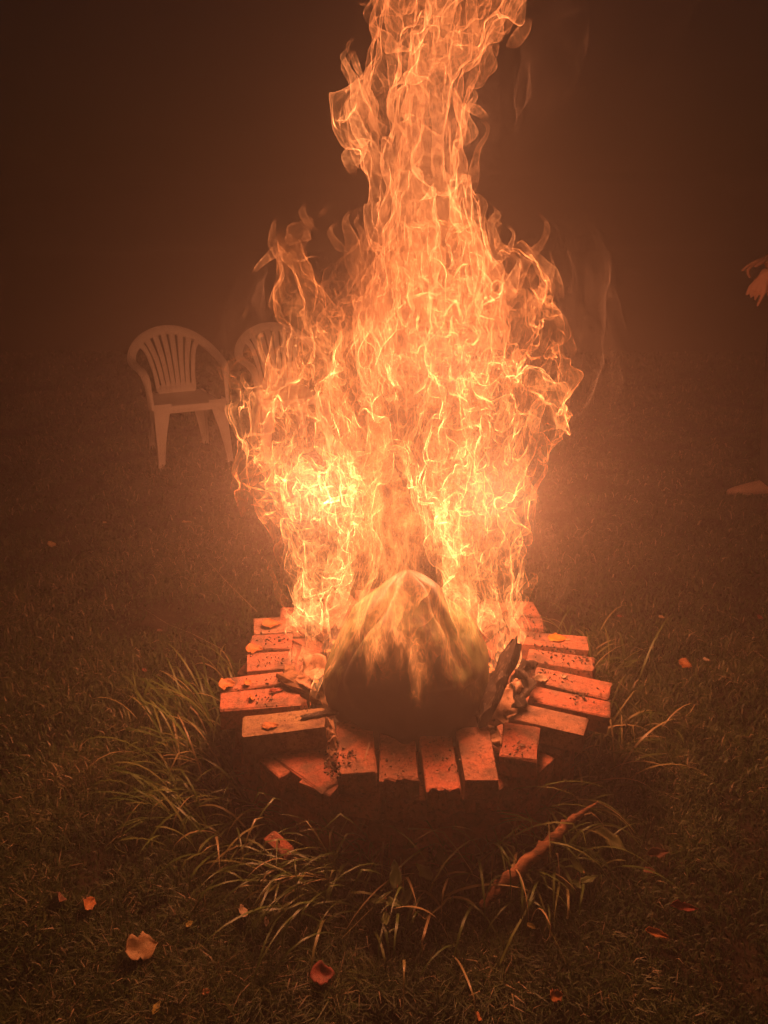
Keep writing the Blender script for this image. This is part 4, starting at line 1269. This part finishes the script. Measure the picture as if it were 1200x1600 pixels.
    for s, b in ((-1, .22), (1, .065)):
        tr.append([((.03, s * .085, .92), .105), ((.02 + b * .5, s * .10, .52), .078), ((.03 + b, s * .10, .10), .066)])
    capsule_mesh('trousers', tr, M_TROUSERS, root, .010)
    for s, b in ((-1, .22), (1, .065)):
        capsule_mesh('shoe', [[((.045 + b, s * .10, .050), .042), ((.0 + b, s * .10, .055), .045), ((-.09 + b, s * .10, .040), .038), ((-.175 + b, s * .10, .026), .026), ((-.205 + b, s * .10, .020), .018)]], M_SHOE, root, .006)
    capsule_mesh('hair', [[((.03, 0, 1.60), .095), ((.012, 0, 1.675), .104), ((-.03, 0, 1.70), .082)]], M_HAIR, root, .009)
    for s in (-1, 1):
        bm = bmesh.new()
        bmesh.ops.create_icosphere(bm, subdivisions=2, radius=.012, matrix=Matrix.Translation((-.098, s * .033, 1.622)))
        bm_obj('eye', bm, M_ASH, root, True)
    return root
make_person()

# charred logs and glowing embers lying in the pit
def mat_ember():
    t = NT('embers')
    v = t.obj()
    n = t.noise(38, 5, 0.65, v)
    t.base(t.mix(t.ramp(n, [(0.4, 0), (0.6, 1)]), (0.02, 0.016, 0.014), (0.10, 0.085, 0.075)), 0.9, 0.2)
    g = t.ramp(n, [(0.56, 0), (0.66, 1)])
    t.bsdf.inputs['Emission Color'].default_value = (1.0, 0.16, 0.02, 1)
    t.lk(t.math('MULTIPLY', g, 2.2), t.bsdf.inputs['Emission Strength'])
    t.bump(n, 0.8, 0.01)
    t.m.cycles.emission_sampling = 'NONE'
    return t.m
M_EMBER = mat_ember()
LOGS = [
    ((-.30, -.02, .18), (-.20, .20, .30), .060, .050, 'charred log lying at the left inside the ring'),
    ((-.26, .14, .16), (-.05, .24, .24), .055, .050, 'charred log at the back left of the pit under the flames'),
    ((.28, .00, .18), (.20, .22, .30), .060, .055, 'charred log lying at the right inside the ring'),
    ((.30, .12, .17), (.02, .26, .22), .050, .050, 'charred log at the back right of the pit under the flames'),
    ((-.27, -.14, .17), (-.25, .05, .31), .040, .035, 'thin charred log propped on the left bricks beside the pot'),
    ((.27, -.10, .17), (.30, .10, .33), .040, .035, 'thin charred log propped on the right bricks behind the leaning board'),
]
for q, (a, b, w, h, lab) in enumerate(LOGS):
    o = slab('log', V3(a) + RC, V3(b) + RC, w, h, M_EMBER, 500 + q, jag=0.006)
    tag(o, lab, 'firewood', 'charred logs in the pit')

# thin smoke curling off to the sides of the fire
def mat_smoke():
    t = NT('thin_smoke')
    t.n.remove(t.bsdf)
    lw = t.new('ShaderNodeLayerWeight'); lw.inputs[0].default_value = .5
    inv = t.math('DIVIDE', 1.0, t.math('MAXIMUM', t.math('SUBTRACT', 1.0, lw.outputs['Facing']), 0.25))
    glow = t.new('ShaderNodeAttribute', attribute_name='glow').outputs['Fac']
    par = t.new('ShaderNodeAttribute', attribute_name='par').outputs['Vector']
    n = t.ramp(t.noise(0.8, 4, 0.6, par, 0.6), [(0.42, 0.0), (0.75, 1.0)])
    f = t.math('MULTIPLY', t.math('MULTIPLY', inv, glow), t.math('MULTIPLY', n, 0.035), True)
    tr = t.new('ShaderNodeBsdfTransparent')
    df = t.new('ShaderNodeBsdfTranslucent'); df.inputs[0].default_value = (.75, .72, .70, 1)
    d2 = t.new('ShaderNodeBsdfDiffuse'); d2.inputs[0].default_value = (.75, .72, .70, 1)
    m0 = t.new('ShaderNodeMixShader'); t.lk(df.outputs[0], m0.inputs[1]); t.lk(d2.outputs[0], m0.inputs[2])
    mx = t.new('ShaderNodeMixShader')
    t.lk(f, mx.inputs[0]); t.lk(tr.outputs[0], mx.inputs[1]); t.lk(m0.outputs[0], mx.inputs[2])
    t.lk(mx.outputs[0], t.out.inputs[0])
    return t.m
M_SMOKE = mat_smoke()
fire_root = fire
fire = tag(empty('smoke_cloud', (RC.x, RC.y, 0.15)), 'faint grey smoke wisps drifting off both sides of the flames', 'smoke')
flame_tube([(850, 700, 20, 0), (890, 620, 42, 0), (910, 540, 55, 0), (905, 460, 62, 0), (880, 390, 50, 0), (870, 320, 30, 0)], 1.0, 71, M_SMOKE, res=0.009, amp=(.09, .06, .035, .015), glow=1, fade0=.35, fade1=.4, name='smoke_wisp')
flame_tube([(860, 680, 16, .1), (905, 600, 30, .1), (925, 520, 40, .1), (930, 440, 34, .1), (915, 380, 20, .1)], 1.0, 73, M_SMOKE, res=0.009, amp=(.09, .06, .035, .015), glow=1, fade0=.35, fade1=.4, name='smoke_wisp')
flame_tube([(800, 200, 20, .1), (840, 130, 50, .1), (860, 70, 60, .1), (870, 10, 60, .1), (880, -60, 50, .1)], 1.0, 75, M_SMOKE, res=0.009, amp=(.09, .06, .035, .015), glow=1, fade0=.35, fade1=.4, name='smoke_wisp')
flame_tube([(400, 600, 16, .1), (385, 540, 34, .1), (380, 480, 34, .1), (395, 430, 20, .1)], 1.0, 77, M_SMOKE, res=0.009, amp=(.09, .06, .035, .015), glow=1, fade0=.35, fade1=.4, name='smoke_wisp')
flame_tube([(835, 960, 14, .1), (855, 910, 26, .1), (850, 860, 30, .1), (865, 800, 22, .1)], 1.0, 79, M_SMOKE, res=0.009, amp=(.06, .05, .03, .012), glow=1, fade0=.35, fade1=.4, name='smoke_wisp')
fire = fire_root
